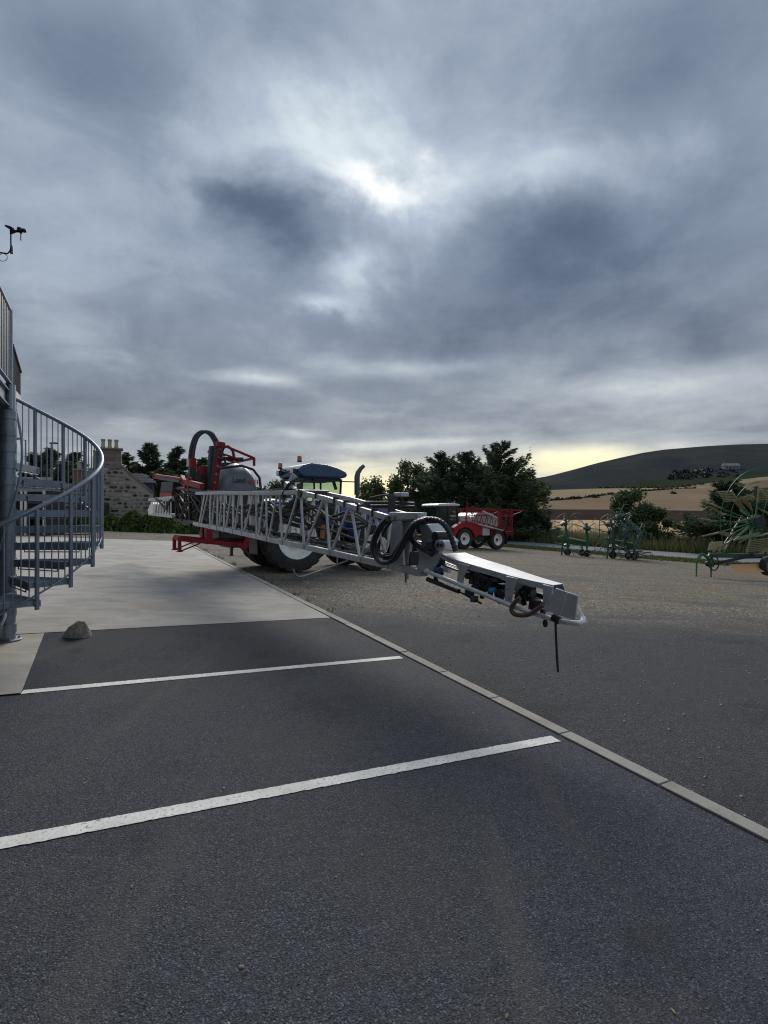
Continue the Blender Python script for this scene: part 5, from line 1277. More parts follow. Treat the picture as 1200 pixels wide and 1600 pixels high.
mb = MB(); ribbed(mb, smoothpts([Bp(px, py, NEAR-.08) for px, py in ((645, 828), (642, 836), (645, 845), (653, 852), (664, 859), (676, 866))], 12), .026, 12, .16, 2); mb.build('corrugated_hose', 'hose', bm)
mb = MB(); mb.tube(smoothpts([Bp(px, py, NEAR+.02) for px, py in ((612, 813), (603, 826), (593, 848), (592, 864), (599, 870), (607, 862), (612, 845))], 6), .018, 9); mb.build('main_hose', 'hose', bm)
# sloping rod from chord to joint
mb = MB(); mb.bar(Bp(570, 862, NEAR+.02), Bp(588, 846, NEAR+.02), .025, .03); mb.build('diagonal', 'aluminium', bm)
# ------------------------------------------------------------------ outer wing with its folded cover
ow = thing('outer_wing', None, None); ow.parent = sr
ON = NEAR-.03
edge = [(689, 865.5), (717, 876), (758, 888), (800, 900), (835, 908), (864, 914)]
dep = [.30, .30, .28, .22, .16, .115]
mb = MB(); n_ = len(edge)
V = []
for (px, py), d_ in zip(edge, dep):
    a = Vector(Bp(px, py, ON)); V += [a, a+Vector((d_, 0, 0)), a+Vector((d_, 0, -.012)), a+Vector((0, 0, -.012))]
F_ = []
for i in range(n_-1):
    o_ = i*4; F_ += [(o_, o_+1, o_+5, o_+4), (o_+3, o_+7, o_+6, o_+2), (o_, o_+4, o_+7, o_+3), (o_+1, o_+2, o_+6, o_+5)]
F_ += [(0, 3, 2, 1), ((n_-1)*4, (n_-1)*4+1, (n_-1)*4+2, (n_-1)*4+3)]
mb.add(V, F_); mb.build('top_plate', 'alu_white', ow, ang=12)
mb = MB(); lo = [(689, 873), (717, 886), (758, 897), (800, 909), (835, 917), (864, 924)]
for i in range(n_-1):
    poly = [Bp(edge[i][0], edge[i][1]+.8, ON-.004), Bp(edge[i+1][0], edge[i+1][1]+.8, ON-.004), Bp(*lo[i+1], ON-.004), Bp(*lo[i], ON-.004)]; mb.prism(poly, (.012, 0, 0))
mb.build('side_plate', 'aluminium', ow)
for poly in (((717, 880), (733, 884), (725, 899), (722, 915), (713, 911)), ((790, 900), (808, 904), (801, 925), (798, 947), (788, 942)), ((848, 913), (864, 917), (860, 945), (855, 957), (848, 953))):
    mb = MB(); mb.prism([Bp(px, py, ON-.018) for px, py in poly], (.012, 0, 0)); mb.build('side_rib', 'aluminium', ow, bevel=.004)
    mb = MB(); mb.prism([shiftx(Bp(px, py, ON), .24 if poly[0][0] < 780 else .12) for px, py in poly], (.012, 0, 0)); mb.build('side_rib', 'aluminium', ow)
for q_ in ((794, 920), (795, 934)): mb = MB(); mb.tube([Bp(*q_, ON-.025), Bp(*q_, ON-.01)], .008, 8); mb.build('rivet', 'steel', ow)
mb = MB(); mb.prism([Bp(696, 870, ON-.008), Bp(712, 876, ON-.008), Bp(711, 881, ON-.008), Bp(695, 875, ON-.008)], (.004, 0, 0)); dc = mb.build('decal', 'tank_white', ow)
for j in range(3):
    mb = MB(); mb.prism([Bp(698+j*4, 872+j*1.5, ON-.010), Bp(700.6+j*4, 873+j*1.5, ON-.010), Bp(700.4+j*4, 874.6+j*1.5, ON-.010), Bp(697.8+j*4, 873.6+j*1.5, ON-.010)], (.002, 0, 0)); mb.build('red_mark', 'print_red', ow)
tube_pts = [(667, 892.5), (690, 902), (720, 914), (757, 929), (795, 945), (830, 957), (862, 967), (880, 971.5), (896, 973.5)]
P = [Bp(px, py, ON-.02) for px, py in tube_pts]; e = Vector(P[-1])
P += [tuple(e+Vector((.012, -.035, .002))), tuple(e+Vector((.05, -.045, .010))), tuple(e+Vector((.085, -.02, .03)))]
mb = MB(); mb.tube(P, .019, 12); mb.sphere(P[0], .03, 12, 8); mb.build('lower_tube', 'alu_white', ow)
mb = MB(); mb.tube([tuple(Vector(P[-1])), tuple(Vector(P[-1])+Vector((-.02, .06, .13)))], .010, 8); mb.build('end_stay', 'alu_white', ow)
for px0, off, rr in ((676, .20, .014), (676, .12, .012), (690, .16, .010)):
    Q = [Vector(Bp(px, py-8, ON))+Vector((off, 0, .03)) for px, py in tube_pts[:7]]; mb = MB(); mb.tube(Q, rr, 8); mb.build('inner_rail', 'steel' if rr > .011 else 'alu_white', ow)
Q = [Vector(Bp(px, py-19, ON))+Vector((.2, 0, 0)) for px, py in tube_pts[1:7]]; mb = MB(); mb.tube(Q, .026, 8); mb.build('inner_rail', 'black_plastic', ow)
def cluster(px, py, n, seed, sprd=7):
    rg2 = random.Random(seed)
    for i in range(n):
        c = Vector(Bp(px+rg2.uniform(-sprd, sprd), py+rg2.uniform(-sprd, sprd), ON+.10+rg2.uniform(-.04, .08)))
        mb = MB()
        if i % 3 == 0: mb.box(c, (.07, .06, .08), Matrix.Rotation(rg2.uniform(-.4, .4), 3, 'X'))
        elif i % 3 == 1: mb.tube([c, c+Vector((rg2.uniform(-.03, .03), rg2.uniform(-.06, .06), -.09))], .022, 10)
        else: mb.tube([c-Vector((.05, 0, 0)), c+Vector((.06, .02, 0))], .028, 12)
        mb.build('nozzle_valve', 'black_plastic', ow, bevel=.004)
cluster(684, 884, 9, 1, 9); cluster(742, 900, 7, 2, 7); cluster(752, 914, 6, 3, 7); cluster(772, 917, 5, 4, 6); cluster(785, 922, 4, 5, 5); cluster(824, 925, 9, 6, 9); cluster(838, 940, 3, 8, 5)
mb = MB(); mb.prism([Bp(741, 900, ON+.05), Bp(752, 903, ON+.05), Bp(752, 917, ON+.05), Bp(741, 914, ON+.05)], (.08, 0, 0)); mb.build('valve_body', 'galv_dark', ow, bevel=.006)
for (px, py, m_) in ((765.5, 922.5, 'blue_cap'), (681, 890, 'blue_paint')):
    a = Bp(px, py, ON+.0); mb = MB(); mb.tube([a, shiftx(a, .06)], .022, 14); mb.build('nozzle_cap', m_, ow, bevel=.004)
    mb = MB(); mb.tube([shiftx(a, .02), (a[0]+.02, a[1], a[2]-.07)], .012, 8); mb.build('nozzle_tip', 'black_plastic', ow)
mb = MB(); mb.tube(smoothpts([Bp(px, py, ON-.05) for px, py in ((812, 934), (803, 943), (799, 952), (803, 959), (813, 961.5), (826, 960), (838, 953), (849, 945))], 6), .0175, 10); mb.build('brown_hose', 'copper_hose', ow)
mb = MB(); mb.tube([Bp(668, 905, ON), Bp(717, 924, ON)], .022, 12); mb.tube([Bp(717, 924, ON), Bp(752, 943, ON)], .009, 8); mb.build('damper', 'black_plastic', ow)
mb = MB(); mb.prism([Bp(727, 921, ON), Bp(737, 925, ON), Bp(735, 934, ON), Bp(725, 930, ON)], (.04, 0, 0)); mb.box(Bp(741, 936, ON), (.05, .05, .05)); mb.build('damper_bracket', 'galv_dark', ow)
# two thin plates standing at the tip
mb = MB(); mb.prism([Bp(868.5, 919, ON-.07), Bp(885.5, 925, ON-.075), Bp(874, 961.5, ON-.085), Bp(847.5, 952, ON-.075)], (.012, 0, 0)); mb.build('end_panel', 'aluminium', ow, bevel=.003)
mb = MB(); mb.prism([Bp(886.3, 925.2, ON-.075), Bp(903, 931, ON-.06), Bp(898, 969, ON-.07), Bp(875, 962, ON-.085)], (.012, 0, 0)); mb.build('end_panel', 'aluminium', ow, bevel=.003)
mb = MB(); mb.prism([tuple(Vector(Bp(864, 914.5, ON))+Vector((.0, 0, 0))), tuple(Vector(Bp(864, 914.5, ON))+Vector((.112, 0, 0))), tuple(Vector(Bp(868, 925, ON))+Vector((.112, 0, -.01))), tuple(Vector(Bp(866, 925, ON)))], (0, .02, 0)); mb.build('end_cap', 'black_plastic', ow)
mb = MB(); mb.tube([Bp(864, 964, ON-.03), Bp(874, 970, ON-.03)], .03, 10); mb.sphere(Bp(852, 974, ON-.01), (.02, .02, .03), 10, 8); mb.box(Bp(848, 958, ON), (.03, .03, .06)); mb.build('end_clamp', 'black_rubber', ow, bevel=.004)
mb = MB(); mb.tube(smoothpts([Bp(868, 972, ON-.05), Bp(868.5, 988, ON-.05), Bp(869.5, 1010, ON-.05), Bp(870.5, 1030, ON-.05), Bp(872, 1050, ON-.05)], 5), .0085, 8); mb.build('marker_hose', 'black_rubber', ow)
# ------------------------------------------------------------------ left wing, going away behind the machine
lwg = thing('boom_wing', None, None); lwg.parent = sr
ltop = [(233, 781), (270, 777)]; lbot = [(233, 803), (270, 807)]
for xf, dx_ in ((NEAR, 0), (NEAR, DXX)):
    for T_, nm in ((ltop, 'top_chord'), (lbot, 'bottom_chord')):
        mb = MB(); mb.bar(shiftx(Bp(*T_[0], xf), dx_), shiftx(Bp(*T_[1], xf), dx_), .05, .07); mb.build(nm, 'aluminium', lwg)
for i in range(7):
    px = 242+i*4.2; mb = MB(); mb.tube([Bp(px, lininterp(ltop, px), NEAR), Bp(px+.3, lininterp(lbot, px), NEAR)], .015, 8); mb.build('upright', 'alu_white', lwg)
    if i: mb = MB(); mb.bar(Bp(px-3, lininterp(lbot, px), NEAR), Bp(px-.4, lininterp(ltop, px), NEAR), .012, .016); mb.build('diagonal', 'galv_dark', lwg)
mb = MB(); mb.prism([Bp(231, 796, NEAR-.05), Bp(236, 784, NEAR-.05), Bp(239, 788, NEAR-.05), Bp(239, 803, NEAR-.05), Bp(232, 803, NEAR-.05)], (.3, 0, 0)); mb.build('wing_end', 'alu_white', lwg, bevel=.01)
mb = MB(); mb.tube(smoothpts([Bp(243, 778, NEAR), Bp(250, 785, NEAR-.05), Bp(259, 795, NEAR-.05), Bp(262, 788, NEAR-.05), Bp(268, 780, NEAR)], 5), .03, 7); mb.build('boom_hose', 'black_rubber', lwg)

# ================================================================== RED SELF-PROPELLED SPRAYER far across the yard
SH = (-.83, -.56); SRX, SRY = 6.98, 36.8
SZ = gz(SRX, SRY); SROT = math.atan2(SH[1], SH[0])
rs = thing('red_sprayer', 'red self propelled crop sprayer with white cab roof below the big trees', 'sprayer', (SRX, SRY, SZ), SROT)
def sl(x, y): c_, s_ = math.cos(SROT), math.sin(SROT); return gz(SRX+x*c_-y*s_, SRY+x*s_+y*c_)-SZ
WRAD = .67
for x, y in ((0, .95), (0, -.95), (2.95, .95), (2.95, -.95)):
    w_ = thing('wheel', None, None); w_.parent = rs
    wheel(w_, (x, y, sl(x, y)+WRAD-.01), WRAD, .40, .37, 1 if y > 0 else -1, 16, hubcol='red_paint')
mb = MB(); mb.b2((-.5, -.35, .72), (4.3, .35, .98)); mb.b2((-.12, -.8, .62), (.12, .8, .82)); mb.b2((2.83, -.8, .62), (3.07, .8, .82)); mb.build('chassis', 'red_paint', rs, bevel=.03)
mb = MB(); mb.b2((1.0, -.9, .62), (2.1, .9, .98)); mb.build('underbody', 'black_plastic', rs, bevel=.05)
# body flanks with wheel arch
for sy in (1, -1):
    arch = [(2.95+.86*math.cos(R(a)), .66+.86*math.sin(R(a))) for a in range(170, 9, -20)]
    out = [(3.95, 1.15), (3.9, 1.5), (3.3, 1.84), (2.75, 1.93), (2.2, 1.80), (1.55, 1.70), (1.45, 1.0), (1.9, .95)]
    mb = MB(); poly = [(x, .72*sy, z) for x, z in out+arch]; mb.prism(poly, (0, .42*sy, 0)); mb.build('front_fender', 'red_bright', rs, bevel=.03)
    mb = MB(); rows = []
    for a in np.linspace(20, 160, 9): rows.append((.80*math.cos(R(a)), .67+.80*math.sin(R(a))))
    for (a, b_) in zip(rows[:-1], rows[1:]): mb.bar((a[0], .98*sy, a[1]), (b_[0], .98*sy, b_[1]), .5, .05)
    mb.build('rear_fender', 'red_paint', rs)
    mb = MB(); mb.prism([(-.78, .75*sy, .35), (-.78, 1.2*sy, .35), (-.72, 1.2*sy, 1.1), (-.72, .75*sy, 1.1)], (.03, 0, 0)); mb.build('mud_flap', 'black_rubber', rs)
# cab
cb = thing('cab', None, None); cb.parent = rs
mb = MB(); mb.b2((3.25, -.75, 1.25), (4.75, .75, 1.5)); mb.b2((3.25, -.75, 1.5), (3.32, .75, 2.0)); mb.build('cab_floor', 'black_plastic', cb, bevel=.03)
mb = MB(); mb.prism([(3.1, -.82, 2.90), (4.95, -.82, 2.86), (5.0, -.82, 2.93), (4.8, -.82, 3.02), (3.6, -.82, 3.07), (3.1, -.82, 3.0)], (0, 1.64, 0)); mb.build('roof', 'white_paint', cb, bevel=.04)
mb = MB(); mb.b2((3.2, -.76, 2.72), (4.8, .76, 2.895)); mb.build('headliner', 'black_plastic', cb)
for x, y, w in ((3.28, .74, .10), (3.28, -.74, .10), (4.05, .77, .06), (4.05, -.77, .06), (4.82, .64, .08), (4.82, -.64, .08)):
    mb = MB(); mb.bar((x, y, 1.5), (x, y, 2.8), w, w); mb.build('pillar', 'black_plastic', cb)
for sy in (1, -1):
    for x0, x1 in ((3.34, 4.0), (4.1, 4.78)):
        mb = MB(); mb.prism([(x0, .75*sy, 1.5), (x1, .72*sy, 1.5), (x1, .72*sy, 2.74), (x0, .75*sy, 2.74)], (0, .01*sy, 0)); mb.build('side_window', 'tinted_glass', cb)
mb = MB(); mb.b2((4.83, -.6, 1.35), (4.84, .6, 2.8)); mb.build('windscreen', 'tinted_glass', cb)
mb = MB(); mb.b2((3.5, -.28, 1.5), (4.0, .28, 1.95)); mb.b2((3.45, -.28, 1.9), (3.58, .28, 2.5)); mb.build('driver_seat', 'black_rubber', cb, bevel=.05)
for y in (-.6, -.2, .2, .6):
    mb = MB(); mb.b2((4.93, y-.09, 2.80), (5.0, y+.09, 2.88)); mb.build('work_lamp', 'galv_dark', cb)
mb = MB(); mb.tube([(3.3, .5, 3.05), (3.3, .5, 3.2)], .05, 8); mb.build('beacon', 'beacon', cb)
mb = MB(); mb.b2((4.3, -.5, .8), (4.95, .5, 1.25)); mb.build('front_body', 'red_bright', rs, bevel=.06)
mb = MB(); mb.b2((4.35, .55, 1.05), (4.85, .85, 1.45)); mb.build('front_tank', 'tank_white', rs, bevel=.06)
ldr = thing('ladder', None, None); ldr.parent = rs
for x in (4.05, 4.35):
    mb = MB(); mb.bar((x, .98, .42), (x, .88, 1.35), .05, .05); mb.build('stile', 'red_bright', ldr)
for z in (.5, .72, .94, 1.16):
    mb = MB(); mb.bar((4.05, .975-.1*(z-.42), z), (4.35, .975-.1*(z-.42), z), .07, .04); mb.build('rung', 'red_bright', ldr)
# tanks behind the cab
mb = MB(); mb.b2((2.25, -.85, 1.78), (3.05, .85, 2.25)); mb.build('engine_cover', 'tank_white', rs, bevel=.05)
mb = MB(); mb.prism([(2.1, -.95, 2.15), (2.1, -.95, 1.55), (.2, -.95, 1.25), (-.3, -.95, 1.6), (-.2, -.95, 2.2), (.5, -.95, 2.45), (1.6, -.95, 2.45)], (0, 1.9, 0)); mb.build('tank', 'tank_white', rs, bevel=.10)
mb = MB(); mb.b2((.75, .96, .95), (1.4, 1.12, 1.65)); mb.build('side_panel', 'tank_white', rs, bevel=.04)
# folded booms: two lattice packs each side
for sy in (1, -1):
    y = 1.12*sy
    bp_ = thing('folded_boom', None, None); bp_.parent = rs
    def member(p, q_, w, nm='boom_member'):
        mb = MB(); mb.bar(p, q_, w*.72, w*.72); mb.build(nm, 'red_boom', bp_)
    for yy in (y, y+.22*sy):
        if yy != y and sy < 0: continue
        member((2.9, yy, 2.78), (-2.3, yy, 2.62), .075, 'chord'); member((2.9, yy, 2.30), (-1.4, yy, 2.22), .07, 'chord')
        xs_ = np.linspace(2.8, -1.3, 10)
        for i in range(9):
            a, b_ = xs_[i], xs_[i+1]; zt = lambda x: 2.78-(2.9-x)*.031
            member((a, yy, 2.29-.01*i), ((a+b_)/2, yy, zt((a+b_)/2)), .04, 'brace'); member(((a+b_)/2, yy, zt((a+b_)/2)), (b_, yy, 2.28-.01*i), .04, 'brace')
    member((2.85, y, 2.80), (2.85, y, 1.75), .08, 'post'); member((2.35, y, 2.75), (2.35, y, 1.8), .06, 'post'); member((2.9, y, 1.86), (-1.4, y, .95), .08, 'chord'); member((2.3, y, 1.98), (-1.2, y, 1.22), .06, 'chord')
    for i in range(8):
        x = 2.2-i*.46; member((x, y, 1.70-(2.2-x)*.17), (x-.22, y, 2.24), .04, 'brace'); member((x-.22, y, 2.24), (x-.46, y, 1.62-(2.2-x)*.19), .04, 'brace')
    member((-1.35, y, 2.62), (-1.35, y, .72), .09, 'post'); member((-1.15, y, 2.3), (-1.15, y, .9), .05, 'post')
    for z in (.9, 1.3, 1.7, 2.1): member((-1.38, y, z), (-.6, y, z+.3), .045, 'brace')
    member((-1.4, y, 2.62), (-2.5, y, 2.56), .06, 'chord'); member((-1.4, y, 2.3), (-2.3, y, 2.52), .05, 'brace')
    mb = MB(); mb.bar((1.7, y+.3*sy, 2.55), (.4, y+.3*sy, 2.12), .08, .10); mb.bar((2.1, y+.3*sy, 1.72), (-.2, y+.3*sy, 1.28), .05, .07); mb.build('fold_ram', 'aluminium', bp_)
mb = MB(); mb.bar((-1.4, -1.1, 1.1), (-1.4, 1.1, 1.1), .12, .16); mb.bar((-1.4, -1.1, 2.2), (-1.4, 1.1, 2.2), .10, .12); mb.bar((-1.3, 0, .7), (-1.3, 0, 2.5), .3, .12); mb.build('rear_frame', 'red_paint', rs)
mb = MB(); mb.tube([(2.3, .6, 2.7), (2.3, .6, 3.25)], .03, 8); mb.build('breather_pipe', 'red_paint', rs)

# ================================================================== GREEN HAY TEDDERS, folded up, beside the road
def tine_arm(mb, c, d, nrm, L, tl=.42):
    """one rotor arm with a sprung double tine at its end"""
    c = Vector(c); d = Vector(d).normalized(); nrm = Vector(nrm).normalized(); e = c+d*L
    mb.tube([c, c+d*L*.6, e], .024, 6)
    s_ = d.cross(nrm).normalized()
    return e, s_
def rotor(parent, c, nrm, L, n, ph, arm_m='green_dark', tine_m='tine_steel', dr=.20):
    c = Vector(c); nrm = Vector(nrm).normalized(); u = nrm.orthogonal().normalized(); w = nrm.cross(u)
    mb = MB(); mb.tube([c-nrm*.07, c-nrm*.05, c+nrm*.05, c+nrm*.09], [dr*.8, dr, dr, dr*.55], 16); mb.build('rotor_hub', 'black_plastic', parent)
    for i in range(n):
        a = ph+2*math.pi*i/n; d = u*math.cos(a)+w*math.sin(a)+nrm*.12
        mb = MB(); e, s_ = tine_arm(mb, c+d*.1, d, nrm, L); mb.build('rotor_arm', arm_m, parent)
        mb = MB(); dn = (nrm*-.8+d*.45).normalized()
        for k_ in (-1, 1):
            mb.tube([e+s_*.03*k_, e+s_*.06*k_+d*.05, e+s_*.055*k_+dn*.22+d*.04, e+s_*.05*k_+dn*.40], [.011, .011, .009, .007], 5)
        mb.build('tine', tine_m, parent)
def tedder(px, Y, scale, label, seed, big):
    X = at(px, Y); gg = gz(X, Y); S = scale
    t = thing('hay_tedder', label, 'tedder', (X, Y, gg), R(-12), 'folded hay tedders by the road')
    def P(x, z, y=0.0): return (x*S, y*S, z*S)
    # three point headstock on two legs
    mb = MB(); mb.bar(P(-.62, 0, -.25), P(-.50, .95, -.1), .07, .07); mb.box(P(-.62, .02, -.25), (.16, .16, .03)); mb.build('stand_leg', 'green_dark', t)
    mb = MB(); mb.bar(P(-.20, 0, .2), P(-.28, .95, .1), .07, .07); mb.box(P(-.20, .02, .2), (.16, .16, .03)); mb.build('stand_leg', 'green_dark', t)
    mb = MB(); mb.bar(P(-.80, 1.06, -.2), P(-.25, 1.12, .1), .09, .12); mb.bar(P(-.55, .9), P(-.35, 1.2), .08, .2); mb.build('headstock', 'green_paint', t)
    mb = MB(); mb.tube(smoothpts([P(-.42, 1.15), P(-.28, 1.0), P(-.2, .7), P(-.2, .35)], 4), .045, 8); mb.build('curved_guard', 'green_paint', t)
    mb = MB(); mb.bar(P(-.3, .92), P(.78, .72), .16, .16); mb.build('main_beam', 'green_dark', t, bevel=.02)
    mb = MB(); mb.bar(P(-.15, 1.03, -.1), P(.7, .86, -.1), .20, .06); mb.build('cover_plate', 'cream_curtain', t, bevel=.02)
    for x, y in ((-.22, .35), (.80, -.05), (.62, .55)):
        w_ = thing('wheel', None, None); w_.parent = t; w_.location = P(x, 0, y); w_.location.z = gz(X+x*S, Y+y*S)-gg
        M_ = Matrix.Translation((0, 0, .20*S)) @ AXY
        mb = MB(); mb.lathe([(.11*S, -.07), (.17*S, -.085), (.20*S, -.05), (.205*S, 0), (.20*S, .05), (.17*S, .085), (.11*S, .07)], M_, 24, closed=True); mb.build('tyre', 'tyre', w_)
        mb = MB(); mb.lathe([(.115*S, .06), (.10*S, .02), (.04*S, .05), (.004, .05)], M_, 16); mb.lathe([(.115*S, -.06), (.10*S, -.02), (.04*S, -.05), (.004, -.05)], M_, 16); mb.build('rim', 'tine_steel', w_)
        mb = MB(); mb.bar((0, .08, .2*S), (.02, .05, .75*S), .06, .06); mb.build('wheel_arm', 'green_dark', w_)
    # folded arms with rotors
    arms = [(-.32, .95, -.36, 2.15, .05), (.80, .5, .77, 1.9, -.05)]
    if big: arms += [(.45, .8, .42, 2.3, .15), (.3, .9, .28, 1.6, -.25)]
    if big: arms += [(.15, .9, .02, 2.55, .25), (.95, .7, 1.05, 1.75, .3), (-.1, .9, -.2, 1.7, .35)]
    rg2 = random.Random(seed)
    for i, (xa, za, xb, zb, yy) in enumerate(arms):
        mb = MB(); mb.bar(P(xa, za, yy), P(xb, zb, yy), .15, .13); mb.build('folding_arm', 'green_paint', t, bevel=.02)
        rotor(t, P(xb+(.02 if xb > 0 else -.1), zb-.30, yy-.12), (rg2.uniform(-.5, .5), -.45, .85) if i < 2 else (rg2.uniform(-.7, .7), -.6, .5), .62*S, 6, rg2.uniform(0, 1), dr=.21)
        mb = MB(); mb.bar(P(xa+.1, za+.1, yy-.1), P(xb+.08, zb-.6, yy-.1), .035, .035); mb.build('fold_ram', 'galv_dark', t)
        if i < 2 or big: rotor(t, P(xa+.05, za-.35, yy+.1), (rg2.uniform(-.2, .2), -.1, 1), .62*S, 6, rg2.uniform(0, 1), dr=.18)
    for (x0, x1, zt) in ((-.95, -.95, 2.1), (-.02, .0, 2.35), (-.18, -.16, 2.3)):
        mb = MB(); mb.tube([P(x0, 1.15), P(x1, zt)], .018, 6); mb.build('guard_post', 'green_dark', t)
    mb = MB(); mb.tube(smoothpts([P(-.95, 2.05), P(-.7, 2.32), P(-.35, 2.42), P(-.25, 2.2), P(-.2, 1.95)], 6), .014, 6); mb.tube(smoothpts([P(-.1, 2.2), P(.1, 2.42), P(.45, 2.45), P(.6, 2.3)], 6), .014, 6); mb.build('guard_hoop', 'tine_steel', t)
    return t
tedder(894, 31, 1.0, 'smaller dark green folded hay tedder with two upright arms nearest the red sprayer', 3, False)
tedder(966, 29.5, 1.02, 'bulkier dark green folded hay tedder with many rotors in front of the hawthorn bushes', 5, True)

# ================================================================== GREEN SWATH RAKE at the right edge
KX, KY = at(1150, 18.2), 18.2; KG = gz(KX, KY)
rk = thing('swath_rake', 'large green swath rake with folded rotors, yellowish tines and an orange panel', 'rake', (KX, KY, KG))
def kq(px, py, dy=0.0):
    """measured on the plane Y = KY+dy"""
    Y = KY+dy; return (at(px, Y)-KX, dy, top(py, Y)-KG)
mb = MB(); mb.tube([kq(1091, 872), kq(1088.5, 879), kq(1088, 902), kq(1111, 904, .05), kq(1111, 880, .05)], .028, 8); mb.build('parking_stand', 'green_paint', rk)
mb = MB(); mb.tube(smoothpts([kq(1090, 876), kq(1093, 869), kq(1098, 866), kq(1104, 870), kq(1111, 880)], 4), .05, 8); mb.build('hitch_frame', 'green_paint', rk)
mb = MB(); mb.tube([kq(1091, 874), kq(1094, 868.5)], .055, 8); mb.build('hitch_sleeve', 'tine_steel', rk)
mb = MB(); mb.tube(smoothpts([kq(1107, 867), kq(1112, 872), kq(1115, 880), kq(1113, 886)], 4), .035, 8); mb.build('hitch_arm', 'green_paint', rk)
mb = MB(); mb.tube([tuple(Vector(kq(1115.5, 880, -.1))+Vector((.16*math.cos(t_), 0, .24*math.sin(t_)))) for t_ in np.linspace(0, 6.283, 22)], .022, 7, caps=False); mb.build('hose_ring', 'black_rubber', rk)
mb = MB(); mb.sphere(kq(1106.5, 881, -.05), (.10, .08, .10), 12, 8); mb.build('coupling', 'black_plastic', rk)
mb = MB(); mb.bar(kq(1108, 867.5), kq(1250, 869.5, .3), .14, .15); mb.bar(kq(1112, 867, .1), kq(1132, 866, .1), .18, .12); mb.build('main_beam', 'green_dark', rk, bevel=.02)
mb = MB(); mb.tube([kq(1116, 881, -.05), kq(1162, 871, .0), kq(1210, 869, .1)], .05, 9); mb.build('drive_shaft', 'black_plastic', rk)
mb = MB(); mb.bar(kq(1135, 881.5, -.1), kq(1190, 879.5, .0), .05, .05); mb.build('panel_frame', 'black_plastic', rk)
mb = MB(); mb.prism([kq(1138, 882, -.12), kq(1185, 880.5, -.05), kq(1194.5, 893.5, -.35), kq(1154, 896.5, -.42)], (.0, .012, .006)); mb.build('orange_panel', 'orange_panel', rk)
wk = thing('wheel', None, None); wk.parent = rk; wx, wy, wz = kq(1199, 884, -.15)
M_ = Matrix.Translation((wx, wy, wz)) @ Matrix.Rotation(R(25), 4, 'Z') @ AXY
mb = MB(); mb.lathe([(.19, -.09), (.27, -.11), (.32, -.07), (.33, 0), (.32, .07), (.27, .11), (.19, .09)], M_, 28, closed=True); mb.build('tyre', 'tyre', wk)
mb = MB(); mb.lathe([(.195, .08), (.17, .03), (.06, .06), (.004, .06)], M_, 20); mb.lathe([(.195, -.08), (.17, -.03), (.004, -.03)], M_, 20); mb.build('rim', 'tine_steel', wk)
mb = MB(); mb.bar((wx, wy+.1, wz), (wx+.05, wy+.15, wz+.45), .07, .07); mb.build('wheel_arm', 'green_dark', wk)
def rake_rotor(px, py, dy, arms, hoop):
    c = Vector(kq(px, py, dy))
    mb = MB(); mb.tube([c+Vector((0, -.22, .03)), c+Vector((0, -.16, .02)), c+Vector((0, .12, -.02)), c+Vector((0, .2, -.03))], [.14, .25, .25, .12], 18); mb.build('rotor_hub', 'green_dark', rk)
    mb = MB(); mb.tube([c+Vector((.02, -.24, .02)), c+Vector((.02, -.20, .02))], .20, 18); mb.build('hub_cap', 'black_plastic', rk)
    for (ax, ay, ln, ang, n, y2) in arms:
        e = Vector(kq(ax, ay, dy+y2)); d = (e-c).normalized()
        mb = MB(); mb.tube([c+d*.15, c+d*.6, e], [.03, .026, .02], 7); mb.build('rotor_arm', 'green_paint', rk)
        # a pack of long sprung tines at right angles to the arm end
        td = Vector((math.cos(R(ang)), -.25, math.sin(R(ang)))); td.normalize()
        for i in range(n):
            b_ = e-d*(i*.068-.1); lift = Vector((0, -.05, 0))
            mb = MB(); mb.tube([b_, b_+td*ln*.5+lift, b_+td*ln+lift*2.4-d*.04], [.017, .015, .011], 5); mb.tube([b_+Vector((0, .04, 0)), b_+td*ln*.5+lift+Vector((0, .04, .012)), b_+td*ln+lift*2.2+Vector((0, .05, .015))-d*.04], [.017, .015, .011], 5); mb.build('tine', 'yellow_tine', rk)
        mb = MB(); mb.bar(e+d*.14, e-d*(n*.068-.1), .05, .05); mb.build('tine_bar', 'yellow_tine', rk)
    for (r0, a0, a1) in hoop:
        mb = MB(); mb.tube([c+Vector((r0*.80*math.cos(R(a)), -.3, r0*1.05*math.sin(R(a)))) for a in np.linspace(a0, a1, 18)], .014, 7); mb.build('guard_hoop', 'green_paint', rk)
    mb = MB(); mb.bar(c+Vector((0, .1, 0)), Vector(kq(px-6, 868, .1)), .16, .14); mb.build('folding_arm', 'green_dark', rk, bevel=.02)
rake_rotor(1180, 816, .1, ((1118, 790, .62, 165, 5, -.2), (1112, 814, .55, 172, 4, -.3), (1116, 834, .50, 188, 4, -.3), (1146, 772, .7, 180, 7, 0), (1172, 790, .55, 150, 5, -.5), (1152, 816, .55, 20, 4, -.7), (1150, 842, .6, 15, 4, -.6), (1132, 852, .55, 200, 5, -.2), (1128, 802, .5, 160, 4, -.5), (1140, 836, .45, 170, 4, -.6), (1160, 800, .5, 120, 4, -.4), (1170, 838, .5, 200, 4, -.5), (1150, 786, .5, 30, 4, -.3), (1185, 768, .65, 5, 7, .1), (1168, 858, .6, 8, 7, -.2)),
           ((1.72, 95, 205), (1.30, 92, 212)))
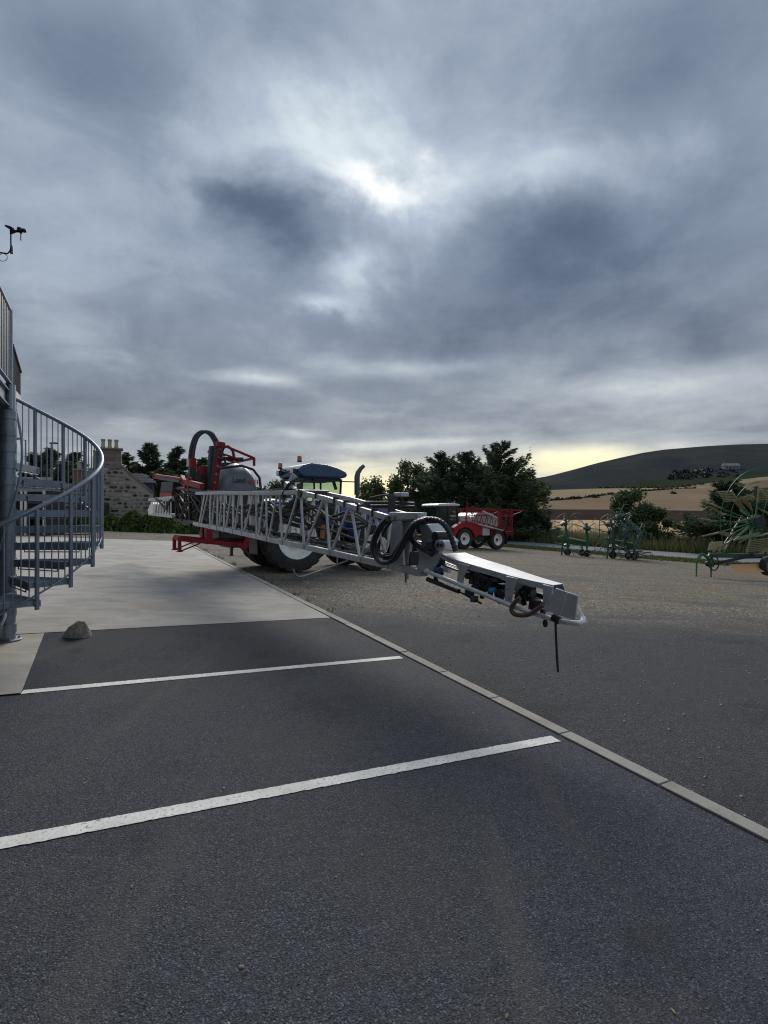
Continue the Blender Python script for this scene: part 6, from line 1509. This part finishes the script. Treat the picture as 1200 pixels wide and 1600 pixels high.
rake_rotor(1238, 822, .7, ((1205, 772, .6, 170, 6, 0), (1196, 800, .5, 160, 5, -.3), (1192, 836, .5, 190, 5, -.3), (1206, 862, .6, 185, 6, -.2), (1240, 768, .6, 10, 6, 0), (1278, 800, .6, 10, 5, 0), (1276, 842, .6, 10, 5, 0)), ((1.6, 95, 200),))
mb = MB(); mb.bar(kq(1160, 806, .2), kq(1120, 868, .1), .03, .05); mb.bar(kq(1128, 868, .1), kq(1148, 832, .1), .03, .05); mb.build('stay', 'tine_steel', rk)
mb = MB(); mb.bar(kq(1112, 845, .5), kq(1128, 866, .3), .05, .03); mb.prism([kq(1110, 848, .4), kq(1130, 846, .4), kq(1134, 858, .35), kq(1106, 860, .35)], (0, .02, .01)); mb.build('swath_curtain', 'cream_curtain', rk)

# ------------------------------------------------------------------ weeds along the pad's edge, litter on the tarmac
rg = np.random.default_rng(91); T = []
for i in range(46):
    s_ = rg.uniform(6.3, 22); p = K0+KD*s_+KN*rg.uniform(.11, .28); z0 = gz(p.x, p.y); hgt = rg.uniform(.02, .09)
    for j in range(9):
        a = rg.random()*6.283; b0 = np.array([p.x+.02*math.cos(a), p.y+.02*math.sin(a), z0]); w_ = np.array([-math.sin(a), math.cos(a), 0])*.006
        T.append(np.stack([b0-w_, b0+w_, b0+np.array([math.cos(a)*hgt*.7, math.sin(a)*hgt*.7, hgt])]))
tag(soup('edge_weeds', np.array(T), 'grass'), kind='stuff')
T = []
for i in range(150):
    X = rg.uniform(-4, 1.5); Y = rg.uniform(1.2, 7.5)
    if (Vector((X, Y, 0))-K0).dot(KN) > -.05: continue
    z0 = gz(X, Y)+OFF+.004; a = rg.random()*6.283; L_ = rg.uniform(.006, .016); d = np.array([math.cos(a), math.sin(a), 0]); n_ = np.array([-d[1], d[0], 0]); c = np.array([X, Y, z0])
    L_ *= .75; T.append(np.stack([c-d*L_, c+n_*L_*.45+[0, 0, .003], c+d*L_, c-n_*L_*.45+[0, 0, .002]]))
tag(soup('fallen_bits', np.array(T), 'dry_grass', None, 4), kind='stuff')
